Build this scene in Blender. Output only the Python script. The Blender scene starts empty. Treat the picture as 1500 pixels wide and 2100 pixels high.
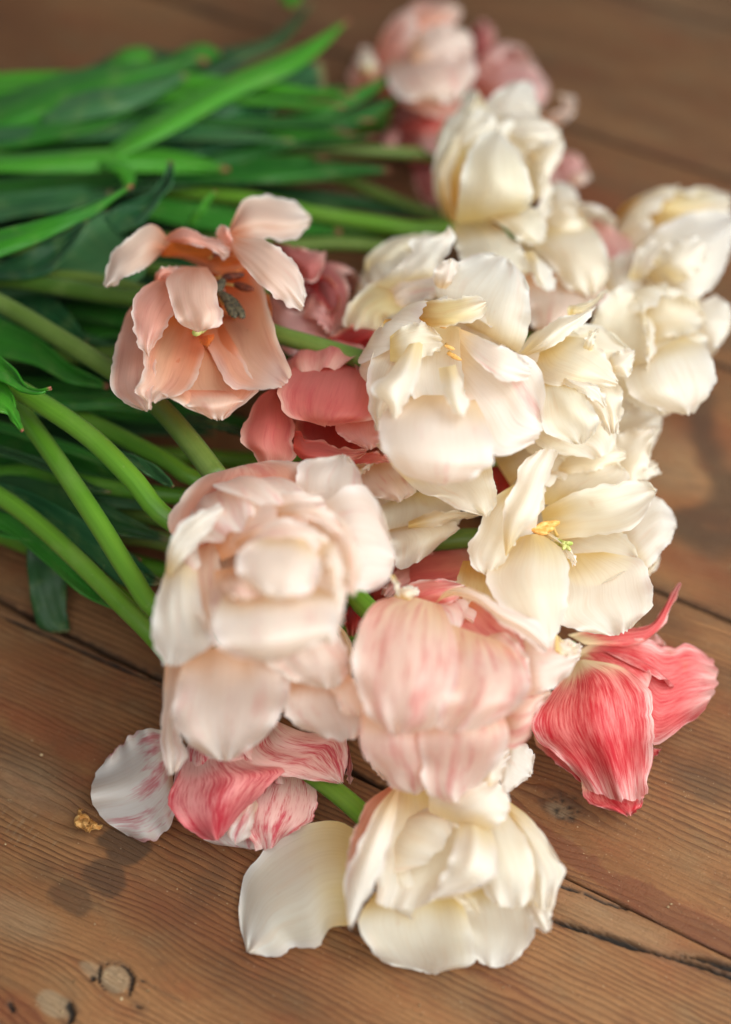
import bpy, math, random
import numpy as np
from mathutils import Vector

# ------------------------------------------------------------------ camera, light, exposure
PITCH = math.radians(50.0)
CAM_H = 0.45                      # metres above the table
FOC = 3125.0                      # focal length in photograph pixels (50 mm lens on a 24 mm wide frame)
sc = bpy.context.scene
col = sc.collection
cam_data = bpy.data.cameras.new("camera")
cam_data.sensor_fit = 'HORIZONTAL'; cam_data.sensor_width = 24.0; cam_data.lens = 50.0
cam_data.clip_start = 0.01; cam_data.clip_end = 20.0
cam_data.dof.use_dof = True; cam_data.dof.focus_distance = 0.495; cam_data.dof.aperture_fstop = 3.1
cam = bpy.data.objects.new("camera", cam_data)
cam.location = (0, -CAM_H / math.tan(PITCH), CAM_H)
cam.rotation_euler = (math.pi / 2 - PITCH, 0, 0)
col.objects.link(cam); sc.camera = cam

world = bpy.data.worlds.new("World"); sc.world = world; world.use_nodes = True
bg = world.node_tree.nodes["Background"]
bg.inputs[0].default_value = (0.93, 0.96, 1.0, 1); bg.inputs[1].default_value = 0.17

def area(name, loc, target, size, power, color):
    d = bpy.data.lights.new(name, 'AREA'); d.shape = 'RECTANGLE'; d.size, d.size_y = size
    d.energy = power; d.color = color
    o = bpy.data.objects.new(name, d); o.location = loc
    o.rotation_euler = (Vector(target) - Vector(loc)).to_track_quat('-Z', 'Y').to_euler()
    col.objects.link(o)
area("window_light", (0.62, -0.14, 0.60), (0.03, -0.03, 0.03), (0.9, 0.9), 9.2, (0.955, 1.0, 0.985))
area("fill_light", (0.14, -0.50, 0.70), (0.05, -0.08, 0.03), (0.9, 0.8), 6.0, (0.97, 1.0, 0.985))  # added unseen fill, softens the shading of the petals from the camera side

sc.view_settings.view_transform = 'Standard'; sc.view_settings.look = 'None'
sc.view_settings.exposure = 0.2; sc.view_settings.gamma = 1.0
sc.cycles.use_denoising = True
sc.cycles.use_adaptive_sampling = True; sc.cycles.adaptive_threshold = 0.02
sc.cycles.max_bounces = 12; sc.cycles.diffuse_bounces = 8; sc.cycles.transmission_bounces = 8
sc.cycles.transparent_max_bounces = 8
sc.cycles.caustics_reflective = False; sc.cycles.caustics_refractive = False

# ------------------------------------------------------------------ helpers
C0 = np.array(cam.location[:])
SP, CP = math.sin(PITCH), math.cos(PITCH)

def at(x, y, z):
    """photograph pixel + height above the table in cm -> point in metres (arrays allowed)"""
    x, y, z = np.broadcast_arrays(np.asarray(x, float), np.asarray(y, float), np.asarray(z, float))
    a = (x - 750) / FOC; b = -(y - 1050) / FOC
    d = np.stack([a, CP + b * SP, -SP + b * CP], -1)
    t = (z / 100 - C0[2]) / d[..., 2]
    return C0 + d * t[..., None]

def lin(rgb):
    r = []
    for c in rgb:
        c /= 255.0
        r.append(c / 12.92 if c <= 0.04045 else ((c + 0.055) / 1.055) ** 2.4)
    return tuple(r) + (1.0,)

class Noise:
    """smooth 2-d noise: a sum of random sines"""
    def __init__(self, seed, n=7):
        r = np.random.RandomState(seed)
        self.k = r.normal(size=(n, 2)); self.p = r.uniform(0, 6.28, n)
    def __call__(self, x, y):
        s = 0
        for k, p in zip(self.k, self.p):
            s = s + np.sin(k[0] * x * 2.2 + k[1] * y * 2.2 + p)
        return s / len(self.p) ** 0.5

def resample(pts, n):
    """Catmull-Rom through the points, n samples spaced by chord length"""
    p = np.array(pts, float)
    if len(p) == 2:
        t = np.linspace(0, 1, n)[:, None]
        return p[0] * (1 - t) + p[1] * t
    p = np.vstack([2 * p[0] - p[1], p, 2 * p[-1] - p[-2]])
    out = []
    m = 12
    for i in range(1, len(p) - 2):
        a, b, c, d = p[i - 1:i + 3]
        for t in np.linspace(0, 1, m, endpoint=False):
            out.append(0.5 * ((2 * b) + (c - a) * t + (2 * a - 5 * b + 4 * c - d) * t * t + (3 * b - a - 3 * c + d) * t ** 3))
    out.append(p[-2]); out = np.array(out)
    s = np.r_[0, np.cumsum(np.linalg.norm(np.diff(out[:, :2], axis=0), axis=1) + 1e-6)]
    s /= s[-1]
    q = np.linspace(0, 1, n)
    return np.stack([np.interp(q, s, out[:, j]) for j in range(out.shape[1])], 1)

def profile(zs, n):
    zs = np.atleast_1d(np.array(zs, float))
    if len(zs) == 1: return np.full(n, zs[0])
    x = np.linspace(0, 1, len(zs)); q = np.linspace(0, 1, n)
    if len(zs) == 2: return np.interp(q, x, zs)
    pts = np.stack([x, zs], 1); d = resample(pts, 80)
    return np.interp(q, d[:, 0], d[:, 1])

def grid_mesh(name, P, mat, parent, uv=True, thick=0.0, origin=(0, 0, 0), closed=False):
    nv, nu = P.shape[:2]
    me = bpy.data.meshes.new(name)
    V = (P - np.array(origin)).reshape(-1, 3)
    idx = np.arange(nv * nu).reshape(nv, nu)
    if closed:
        nxt = np.roll(idx, -1, axis=1)
        F = np.stack([idx[:-1], nxt[:-1], nxt[1:], idx[1:]], -1).reshape(-1, 4)
        uu = np.broadcast_to(np.arange(nu)[None, :] / nu, (nv, nu))
    else:
        F = np.stack([idx[:-1, :-1], idx[:-1, 1:], idx[1:, 1:], idx[1:, :-1]], -1).reshape(-1, 4)
        uu = np.broadcast_to(np.linspace(0, 1, nu)[None, :], (nv, nu))
    vv = np.broadcast_to(np.linspace(0, 1, nv)[:, None], (nv, nu))
    me.vertices.add(len(V)); me.vertices.foreach_set("co", V.ravel())
    me.loops.add(F.size); me.loops.foreach_set("vertex_index", F.ravel())
    me.polygons.add(len(F))
    me.polygons.foreach_set("loop_start", np.arange(0, F.size, 4)); me.polygons.foreach_set("loop_total", np.full(len(F), 4))
    me.polygons.foreach_set("use_smooth", np.ones(len(F), bool))
    me.update(calc_edges=True)
    if uv:
        l = me.uv_layers.new(name="UVMap")
        UV = np.stack([uu.ravel()[F.ravel()], vv.ravel()[F.ravel()]], 1)
        l.data.foreach_set("uv", UV.ravel())
    me.materials.append(mat)
    o = bpy.data.objects.new(name, me); col.objects.link(o)
    o.parent = parent
    if thick:
        m = o.modifiers.new("thickness", 'SOLIDIFY'); m.thickness = thick; m.offset = 0.0
    return o

_seed = [10]
def petal(t, mat, L, R, z, b=0.5, tl=(0.0, 0.0), rf=0.16, ns=0.13, pl=0.0, lip=0.05, tip=0.16, rag=2.6, name='petal', thick=0.0, vb=0.5, res=(24, 32)):
    """a petal or leaf: left and right margin from base to tip (photograph pixels), heights z (cm) along it,
    b = cross bulge in cm (+ domed, - cupped), tl = extra height of left / right margin, rf = ruffled margin, pl = pleats"""
    _seed[0] += 1; sd = _seed[0]
    rs = np.random.RandomState(sd)
    nu, nv = res
    Lp, Rp = resample(L, nv), resample(R, nv)
    u = np.linspace(0, 1, nu)[None, :]; v = np.linspace(0, 1, nv)[:, None]
    e = np.abs(2 * u - 1)
    # slightly uneven margins
    wl = np.linalg.norm(Rp - Lp, axis=1)[:, None]
    nz = Noise(sd + 500)
    rg = rag * (nz(v * 9, v * 0 + 3) + 0.7 * Noise(sd + 900)(v * 26, v * 0 + 1)) * np.clip(v * 3 - 0.4, 0, 1)
    rg2 = rag * (nz(v * 9, v * 0 - 7) + 0.7 * Noise(sd + 901)(v * 26, v * 0 + 5)) * np.clip(v * 3 - 0.4, 0, 1)
    dirn = (Rp - Lp) / np.maximum(wl, 1e-3)
    A, B = Lp, Rp
    # a rounded tip edge
    ax = (Lp[-1] + Rp[-1]) / 2 - (Lp[-5] + Rp[-5]) / 2
    ax = ax / (np.linalg.norm(ax) + 1e-6)
    X = A[:, None, :] * (1 - u)[..., None] + B[:, None, :] * u[..., None]
    X = X - (dirn * rg)[:, None, :] * np.clip(1 - 2 * u, 0, 1)[..., None] ** 5 + (dirn * rg2)[:, None, :] * np.clip(2 * u - 1, 0, 1)[..., None] ** 5
    push = tip * wl[-1] * (1 - e ** 2) * v ** 5 + rag * 0.9 * Noise(sd + 33)(u * 14, u * 0) * v ** 12
    X = X + ax * push[..., None]
    zc = profile(z, nv)[:, None]
    sh = np.sin(math.pi * np.clip(v * 0.78 + 0.12, 0, 1)) ** 0.8
    bul = (b * 0.72 if b > 0 else b) * np.cos(np.pi / 2 * e) ** 1.5 * sh
    h = zc + tl[0] * (1 - u) ** 1.5 + tl[1] * u ** 1.5 + bul
    h = h + 1.3 * ns * Noise(sd + 70)(u * 1.6, v * 1.4) + 0.30 * ns * Noise(sd + 71)(u * 4.0, v * 3.0)
    grow = np.clip(v * 1.4, 0, 1)
    ph = rs.uniform(0, 6.28); k = rs.uniform(2.2, 3.6)
    rf = rf * 1.35
    h = h + rf * grow * e ** 4 * np.sin(k * 6.28 * v + ph + 2.0 * (u > 0.5))
    h = h + rf * 0.9 * v ** 6 * np.sin(k * 5.0 * u + ph)
    if lip: h = h + lip * (e ** 7 * grow + v ** 9) * (1 + 0.4 * np.sin(9 * v + ph))
    if pl:
        kk = rs.uniform(2.5, 4.2)
        h = h + pl * 0.75 * Noise(sd + 44)(u * kk * 1.1, v * 0.9) * np.clip(v * 1.2, 0, 1)
    h = np.maximum(h, 0.06)
    P = at(X[..., 0], X[..., 1], h)
    return grid_mesh(name, P, mat, t, thick=thick, origin=t.location[:])

def tube(t, pts, r, mat, name='stem', sides=14, n=48, taper=1.0, world_pts=False, seed=0):
    """swept tube, pts = (px, py, height cm); r in cm"""
    c = resample(pts, n)
    P = c if world_pts else at(c[:, 0], c[:, 1], c[:, 2])
    T = np.gradient(P, axis=0); T /= np.linalg.norm(T, axis=1)[:, None]
    up = np.array([0, 0, 1.0])
    if abs(T[0][2]) > 0.9: up = np.array([0, 1.0, 0])
    S = np.cross(T, up); S /= np.linalg.norm(S, axis=1)[:, None] + 1e-9
    U = np.cross(S, T)
    a = np.arange(sides) / sides * 2 * math.pi
    nz = Noise(seed + 5)
    q = np.linspace(0, 1, n)
    rad = r / 100 * (1 + (taper - 1) * q) * (1 + 0.05 * nz(q * 5, q * 0))
    ring = P[:, None, :] + rad[:, None, None] * (np.cos(a)[None, :, None] * S[:, None, :] + 0.94 * np.sin(a)[None, :, None] * U[:, None, :])
    # round caps
    def cap(c_, rg): return c_ + (rg - c_) * 0.02
    ring = np.concatenate([cap(P[0], ring[0])[None], ring, cap(P[-1], ring[-1])[None]], 0)
    return grid_mesh(name, ring, mat, t, origin=t.location[:], closed=True)

def blob(t, c, rad, mat, name, rot=0.0, seed=0, tilt=0.0):
    """small lumpy ellipsoid; c in metres, rad (cm) along three axes"""
    nv, nu = 14, 16
    th = np.linspace(0.02, math.pi - 0.02, nv)[:, None]; ph = (np.arange(nu) / nu * 2 * math.pi)[None, :]
    nz = Noise(seed + 3)
    k = 1 + 0.12 * nz(np.cos(ph) * 2 * np.sin(th), np.sin(ph) * 2 + th * 2)
    X = np.cos(th) * rad[0] / 100 + 0 * ph; Y = np.sin(th) * np.cos(ph) * rad[1] / 100 * k; Z = np.sin(th) * np.sin(ph) * rad[2] / 100 * k
    ct, st = math.cos(tilt), math.sin(tilt); X, Z = X * ct - Z * st, X * st + Z * ct
    cr, sr = math.cos(rot), math.sin(rot); X, Y = X * cr - Y * sr, X * sr + Y * cr
    return grid_mesh(name, np.stack([X, Y, Z], -1) + np.asarray(c), mat, t, origin=t.location[:], closed=True)

def cup(t, mat, base, end, rad, n=5, spread=0.55, seed=0):
    """the body of a bloom: petals standing round the axis base -> end (px, px, cm), all round"""
    A, E = at(*base), at(*end)
    ax = E - A; ln = np.linalg.norm(ax); ax /= ln
    s = np.cross(ax, [0.3, 0.2, 1.0]); s /= np.linalg.norm(s); q = np.cross(ax, s)
    rs = np.random.RandomState(seed + 400)
    nu, nv = 13, 14
    for i in range(n):
        a0 = i / n * 6.283 + rs.uniform(-.2, .2); w = 6.283 / n * 0.72
        v = np.linspace(0, 1, nv)[:, None]; u = np.linspace(-1, 1, nu)[None, :]
        wid = np.sin(math.pi * np.clip(v * 0.75 + 0.1, 0, 1)) ** 0.6
        a = a0 + u * w * wid
        r = rad / 100 * (0.18 + np.sin(math.pi * np.clip(0.05 + v * spread, 0, 1)) * 0.95) * (1 + 0.06 * np.sin(9 * u + i) * v + (i % 2) * 0.06)
        hgt = ln * v * (1 - 0.12 * u ** 2 * v)
        P = A + ax * hgt[..., None] + r[..., None] * (np.cos(a)[..., None] * s + np.sin(a)[..., None] * q)
        P[..., 2] = np.maximum(P[..., 2], 0.0006)
        grid_mesh('petal', P, mat, t, origin=t.location[:])

def tulip(label, base, group='cut tulips lying in the heap'):
    o = bpy.data.objects.new('tulip', None); o.location = at(*base); o.empty_display_size = 0.01
    col.objects.link(o)
    o['label'] = label; o['category'] = 'tulip'; o['group'] = group
    return o

# ------------------------------------------------------------------ materials
class N:
    def __init__(self, name):
        self.m = bpy.data.materials.new(name); self.m.use_nodes = True
        self.t = self.m.node_tree; self.t.nodes.clear()
        self.out = self.add('ShaderNodeOutputMaterial')
    def add(self, typ, **kw):
        n = self.t.nodes.new(typ)
        for k, v in kw.items(): setattr(n, k, v)
        return n
    def link(self, a, b): self.t.links.new(a, b)
    def put(self, sock, val):
        if isinstance(val, (int, float, tuple)): sock.default_value = val
        else: self.link(val, sock)
    def math(self, op, a, b=None, c=None, clamp=False):
        n = self.add('ShaderNodeMath', operation=op, use_clamp=clamp)
        self.put(n.inputs[0], a)
        if b is not None: self.put(n.inputs[1], b)
        if c is not None: self.put(n.inputs[2], c)
        return n.outputs[0]
    def smooth(self, x, lo, hi, a=0.0, b=1.0):
        n = self.add('ShaderNodeMapRange', interpolation_type='SMOOTHSTEP')
        self.put(n.inputs[0], x); self.put(n.inputs[1], lo); self.put(n.inputs[2], hi)
        n.inputs[3].default_value = a; n.inputs[4].default_value = b
        return n.outputs[0]
    def mix(self, f, a, b, mode='MIX'):
        n = self.add('ShaderNodeMix', data_type='RGBA', blend_type=mode)
        self.put(n.inputs[0], f); self.put(n.inputs[6], a); self.put(n.inputs[7], b)
        return n.outputs[2]
    def comb(self, x, y, z=0.0):
        n = self.add('ShaderNodeCombineXYZ')
        for i, v in enumerate((x, y, z)): self.put(n.inputs[i], v)
        return n.outputs[0]
    def noise(self, vec, scale=1.0, detail=3.0, rough=0.5, dist=0.0):
        n = self.add('ShaderNodeTexNoise')
        self.link(vec, n.inputs['Vector']); n.inputs['Scale'].default_value = scale
        n.inputs['Detail'].default_value = detail; n.inputs['Roughness'].default_value = rough
        n.inputs['Distortion'].default_value = dist
        return n.outputs['Fac']
    def uvr(self):
        uv = self.add('ShaderNodeUVMap'); s = self.add('ShaderNodeSeparateXYZ'); self.link(uv.outputs[0], s.inputs[0])
        r = self.add('ShaderNodeObjectInfo').outputs['Random']
        return s.outputs[0], s.outputs[1], r

def petal_mat(name, base, mid, tip, edge=None, streak=None, amt=0.0, lo=0.52, sv=(0.15, 0.5, 0.95, 1.3), bpos=(0.0, 0.38), trans=0.52, fine=0.35, glow=None, sw=0.10):
    n = N(name); u, v, r = n.uvr()
    r50 = n.math('MULTIPLY', r, 50.0)
    low = n.noise(n.comb(n.math('MULTIPLY', u, 2.5), n.math('MULTIPLY', v, 1.6), r50), 1.0, 2.0)
    vj = n.math('ADD', v, n.math('MULTIPLY', n.math('SUBTRACT', low, 0.5), 0.35))
    c = n.mix(n.smooth(vj, bpos[0], bpos[1]), lin(base), lin(mid))
    c = n.mix(n.smooth(vj, 0.45, 1.05), c, lin(tip))
    e = n.math('ABSOLUTE', n.math('SUBTRACT', n.math('MULTIPLY', u, 2.0), 1.0))
    if edge:
        ef = n.math('MULTIPLY', n.smooth(n.math('MAXIMUM', e, n.math('SUBTRACT', v, 0.02)), 0.72, 1.0), n.smooth(v, 0.2, 0.55))
        c = n.mix(n.math('MULTIPLY', ef, 0.85), c, lin(edge))
    vein = n.noise(n.comb(n.math('MULTIPLY', u, 48.0), n.math('MULTIPLY', v, 2.2), r50), 1.0, 3.0, 0.6)
    if streak:
        s1 = n.noise(n.comb(n.math('MULTIPLY', u, 8.0), n.math('MULTIPLY', v, 1.6), n.math('ADD', r50, 7.0)), 1.0, 3.0, 0.5)
        s2 = n.noise(n.comb(n.math('MULTIPLY', u, 62.0), n.math('MULTIPLY', v, 8.0), n.math('ADD', r50, 3.0)), 1.0, 3.0, 0.6)
        s = n.math('ADD', n.math('MULTIPLY', s1, 1.0 - fine), n.math('MULTIPLY', s2, fine))
        f = n.smooth(n.math('ADD', s, n.math('MULTIPLY', n.math('SUBTRACT', low, 0.5), 0.30)), lo - sw * 0.7, lo + sw * 1.3)
        f = n.math('MULTIPLY', f, n.smooth(v, sv[0], sv[1]))
        f = n.math('MULTIPLY', f, n.smooth(v, sv[2], sv[3], 1.0, 0.0))
        c = n.mix(n.math('MULTIPLY', f, amt), c, lin(streak))
    c = n.mix(n.math('MULTIPLY', n.smooth(vein, 0.38, 0.72), 0.24), c, n.mix(1.0, c, (0.80, 0.70, 0.58, 1), 'MULTIPLY'))
    # faint age marks
    geo = n.add('ShaderNodeTexCoord').outputs['Object']
    sp = n.noise(geo, 160.0, 2.0)
    c = n.mix(n.math('MULTIPLY', n.smooth(sp, 0.68, 0.80), 0.16), c, lin((214, 160, 110)))
    wr = n.noise(n.comb(n.math('MULTIPLY', u, 14.0), n.math('MULTIPLY', v, 2.2), r50), 1.0, 3.0, 0.55)
    bmp = n.add('ShaderNodeBump'); bmp.inputs['Strength'].default_value = 0.55; bmp.inputs['Distance'].default_value = 0.0011
    n.link(n.math('ADD', n.math('MULTIPLY', wr, 0.07), n.math('MULTIPLY', vein, 0.13)), bmp.inputs['Height'])
    p = n.add('ShaderNodeBsdfPrincipled')
    n.link(c, p.inputs['Base Color']); p.inputs['Roughness'].default_value = 0.52
    p.inputs['Specular IOR Level'].default_value = 0.3
    p.inputs['Sheen Weight'].default_value = 0.12; p.inputs['Sheen Roughness'].default_value = 0.5
    n.link(bmp.outputs[0], p.inputs['Normal'])
    tr = n.add('ShaderNodeBsdfTranslucent')
    n.link(n.mix(0.55, c, n.mix(1.0, c, lin(glow or (255, 238, 208)), 'MULTIPLY')), tr.inputs[0]); n.link(bmp.outputs[0], tr.inputs[1])
    mx = n.add('ShaderNodeMixShader'); mx.inputs[0].default_value = trans
    n.link(p.outputs[0], mx.inputs[1]); n.link(tr.outputs[0], mx.inputs[2]); n.link(mx.outputs[0], n.out.inputs[0])
    return n.m

def green_mat(name, a, b, tipc=None, trans=0.2, rough=0.42, nu=26.0):
    n = N(name); u, v, r = n.uvr()
    r50 = n.math('MULTIPLY', r, 50.0)
    low = n.noise(n.comb(n.math('MULTIPLY', u, 2.0), n.math('MULTIPLY', v, 3.0), r50), 1.0, 3.0)
    c = n.mix(n.smooth(n.math('ADD', n.math('MULTIPLY', r, 0.5), n.math('MULTIPLY', low, 0.75)), 0.3, 0.85), lin(a), lin(b))
    vein = n.noise(n.comb(n.math('MULTIPLY', u, nu), n.math('MULTIPLY', v, 1.2), r50), 1.0, 3.0, 0.6)
    c = n.mix(n.math('MULTIPLY', n.smooth(vein, 0.40, 0.70), 0.40), c, n.mix(1.0, c, (1.55, 1.4, 1.3, 1), 'MULTIPLY'))
    c = n.mix(n.math('MULTIPLY', n.smooth(n.noise(n.comb(n.math('MULTIPLY', u, 1.3), n.math('MULTIPLY', v, 7.0), n.math('ADD', r50, 5.0)), 1.0, 4.0, 0.6), 0.5, 0.72), 0.35), c, n.mix(0.5, c, lin((150, 170, 96))))
    if tipc: c = n.mix(n.smooth(v, 0.955, 0.995), c, lin(tipc))
    sp = n.noise(n.add('ShaderNodeTexCoord').outputs['Object'], 420.0, 2.0)
    c = n.mix(n.math('MULTIPLY', n.smooth(sp, 0.70, 0.78), 0.35), c, lin((150, 165, 100)))
    bmp = n.add('ShaderNodeBump'); bmp.inputs['Strength'].default_value = 0.35; bmp.inputs['Distance'].default_value = 0.0008
    n.link(n.math('ADD', vein, low), bmp.inputs['Height'])
    p = n.add('ShaderNodeBsdfPrincipled'); n.link(c, p.inputs['Base Color'])
    n.link(n.math('ADD', rough - 0.06, n.math('MULTIPLY', low, 0.14)), p.inputs['Roughness'])
    p.inputs['Specular IOR Level'].default_value = 0.38
    p.inputs['Sheen Weight'].default_value = 0.06; p.inputs['Sheen Roughness'].default_value = 0.45; p.inputs['Sheen Tint'].default_value = (0.75, 0.95, 0.75, 1)
    n.link(bmp.outputs[0], p.inputs['Normal'])
    tr = n.add('ShaderNodeBsdfTranslucent'); n.link(n.mix(1.0, c, (1.3, 1.3, 0.6, 1), 'MULTIPLY'), tr.inputs[0])
    mx = n.add('ShaderNodeMixShader'); mx.inputs[0].default_value = trans
    n.link(p.outputs[0], mx.inputs[1]); n.link(tr.outputs[0], mx.inputs[2]); n.link(mx.outputs[0], n.out.inputs[0])
    return n.m

def plain_mat(name, a, b, scale=300.0, rough=0.6, trans=0.0):
    n = N(name)
    f = n.noise(n.add('ShaderNodeTexCoord').outputs['Object'], scale, 4.0, 0.6)
    c = n.mix(n.smooth(f, 0.35, 0.65), lin(a), lin(b))
    bmp = n.add('ShaderNodeBump'); bmp.inputs['Strength'].default_value = 0.6; bmp.inputs['Distance'].default_value = 0.0006
    n.link(f, bmp.inputs['Height'])
    p = n.add('ShaderNodeBsdfPrincipled'); n.link(c, p.inputs['Base Color']); p.inputs['Roughness'].default_value = rough
    n.link(bmp.outputs[0], p.inputs['Normal']); n.link(p.outputs[0], n.out.inputs[0])
    return n.m

BLUSHP = petal_mat('palest_blush_petal', (240, 196, 158), (248, 233, 222), (250, 242, 235), (251, 249, 246), (226, 150, 140), 0.4, 0.55, fine=0.25)
YELLOW = petal_mat('yellow_based_petal', (212, 160, 66), (238, 222, 168), (246, 240, 218), (250, 248, 238), (222, 160, 90), 0.3, 0.56, bpos=(0.05, 0.55), fine=0.2)
CREAM = petal_mat('cream_petal', (238, 216, 150), (245, 240, 222), (248, 246, 237), (250, 250, 245), (232, 186, 130), 0.20, 0.60, fine=0.2)
WHITE = petal_mat('white_petal', (242, 226, 180), (248, 245, 235), (250, 249, 245), (251, 251, 249), (236, 186, 160), 0.20, 0.60, fine=0.2)
PINKW = petal_mat('pinkish_white_petal', (243, 218, 178), (248, 238, 229), (250, 245, 241), (251, 249, 247), (232, 130, 132), 0.42, 0.60, fine=0.3)
BLUSH = petal_mat('blush_petal', (238, 182, 138), (247, 226, 212), (249, 238, 229), (251, 247, 243), (222, 120, 112), 0.42, 0.57, fine=0.25)
BLUSHD = petal_mat('deep_blush_petal', (222, 136, 96), (234, 176, 152), (241, 206, 188), (247, 234, 224), (206, 80, 80), 0.5, 0.55, fine=0.25)
PEACHI = petal_mat('peach_petal_inside', (220, 112, 36), (241, 184, 150), (246, 212, 194), (251, 240, 232), (196, 100, 84), 0.28, 0.56, bpos=(0.08, 0.55), fine=0.3)
PEACHO = petal_mat('peach_petal_outside', (226, 138, 100), (240, 180, 162), (246, 216, 204), (250, 242, 235), (196, 96, 96), 0.32, 0.56, fine=0.3)
PEACHP = petal_mat('pale_peach_petal', (230, 156, 120), (242, 212, 194), (246, 232, 222), (248, 241, 235), (220, 140, 130), 0.25, 0.58, fine=0.3)
ORANGE = petal_mat('orange_petal_base', (206, 96, 24), (214, 116, 44), (222, 136, 76), (214, 136, 80), (90, 34, 14), 0.8, 0.56, sv=(0.0, 0.1, 0.9, 1.2))
CORAL = petal_mat('coral_petal', (210, 92, 76), (226, 124, 116), (240, 172, 154), (244, 202, 186), (204, 66, 80), 0.42, 0.54, fine=0.3)
CORALD = petal_mat('deep_coral_petal', (150, 30, 26), (178, 54, 50), (204, 92, 78), (232, 172, 150), (140, 24, 30), 0.5, 0.54, fine=0.3)
DUSKY = petal_mat('dusky_pink_petal', (150, 62, 60), (190, 108, 104), (214, 150, 142), (228, 194, 184), (158, 58, 66), 0.45, 0.55, fine=0.3)
PINK = petal_mat('mauve_pink_petal', (222, 150, 136), (236, 182, 176), (242, 206, 200), (247, 226, 220), (212, 102, 118), 0.35, 0.55, fine=0.3)
REDS = petal_mat('red_flamed_petal', (238, 222, 182), (238, 142, 136), (222, 84, 86), (246, 218, 210), (196, 16, 38), 0.94, 0.445, sv=(0.02, 0.22, 1.5, 2.0), bpos=(0.05, 0.30), fine=0.6, trans=0.28, glow=(255, 200, 190), sw=0.17)
REDW = petal_mat('red_and_white_petal', (240, 220, 204), (242, 196, 188), (243, 206, 196), (246, 230, 222), (204, 44, 72), 0.9, 0.50, sv=(-0.1, 0.1, 1.5, 2.0), fine=0.5, trans=0.25, glow=(255, 205, 195))
REDT = petal_mat('crimson_tip_petal', (240, 206, 196), (238, 160, 156), (204, 48, 70), (230, 140, 140), (194, 26, 54), 0.85, 0.50, sv=(-0.1, 0.2, 1.5, 2.0), fine=0.5, trans=0.28, glow=(255, 200, 190))
WHITER = petal_mat('white_petal_with_pink_marks', (236, 212, 190), (244, 238, 231), (246, 243, 239), (246, 242, 238), (214, 84, 104), 0.75, 0.545, sv=(0.0, 0.2, 1.5, 2.0), fine=0.3)
STRIPE = petal_mat('pink_striped_petal', (244, 214, 180), (246, 220, 208), (247, 232, 224), (249, 243, 238), (220, 104, 106), 0.6, 0.53, sv=(-0.05, 0.12, 0.85, 1.15), fine=0.42)
STRIPED = petal_mat('pink_striped_petal_inside', (234, 160, 104), (234, 150, 138), (242, 196, 184), (247, 236, 230), (212, 84, 92), 0.75, 0.50, fine=0.3)
STEM = green_mat('stem_green', (60, 114, 20), (94, 140, 36), nu=10.0, trans=0.08, rough=0.4)
STEMD = green_mat('stem_olive', (66, 98, 30), (94, 116, 48), nu=10.0, trans=0.08, rough=0.4)
LEAF = green_mat('leaf_green', (26, 86, 22), (52, 122, 34), (150, 90, 70))
LEAFB = green_mat('leaf_bright_green', (40, 116, 20), (68, 144, 30), (160, 96, 74), trans=0.25)
LEAFT = green_mat('leaf_blue_green', (30, 80, 42), (62, 110, 62), (120, 110, 70), trans=0.15)
LEAFD = green_mat('leaf_dark_green', (20, 54, 24), (38, 78, 36), (100, 100, 60), trans=0.15)
ANTHER = plain_mat('dark_anther', (52, 48, 38), (98, 90, 66), 900.0)
STAIN = plain_mat('withered_brown', (70, 28, 14), (120, 54, 26), 500.0)
ANTHERO = plain_mat('orange_anther', (214, 150, 66), (232, 184, 110), 700.0)
FILA = plain_mat('filament', (196, 150, 80), (222, 190, 120), 300.0)
PISTIL = plain_mat('pistil_green', (150, 170, 70), (206, 204, 130), 300.0)
HUSK = plain_mat('dry_husk', (170, 116, 56), (216, 170, 104), 260.0, 0.45)

# ------------------------------------------------------------------ the table: worn pine planks with real gaps, cracks and knots
GA = math.radians(-29.0)
def to_grain(x, y):
    """photograph pixel on the table -> (along, across) the grain in cm"""
    p = at(x, y, 0.0) * 100
    return p[..., 0] * math.cos(GA) + p[..., 1] * math.sin(GA), -p[..., 0] * math.sin(GA) + p[..., 1] * math.cos(GA)

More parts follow.
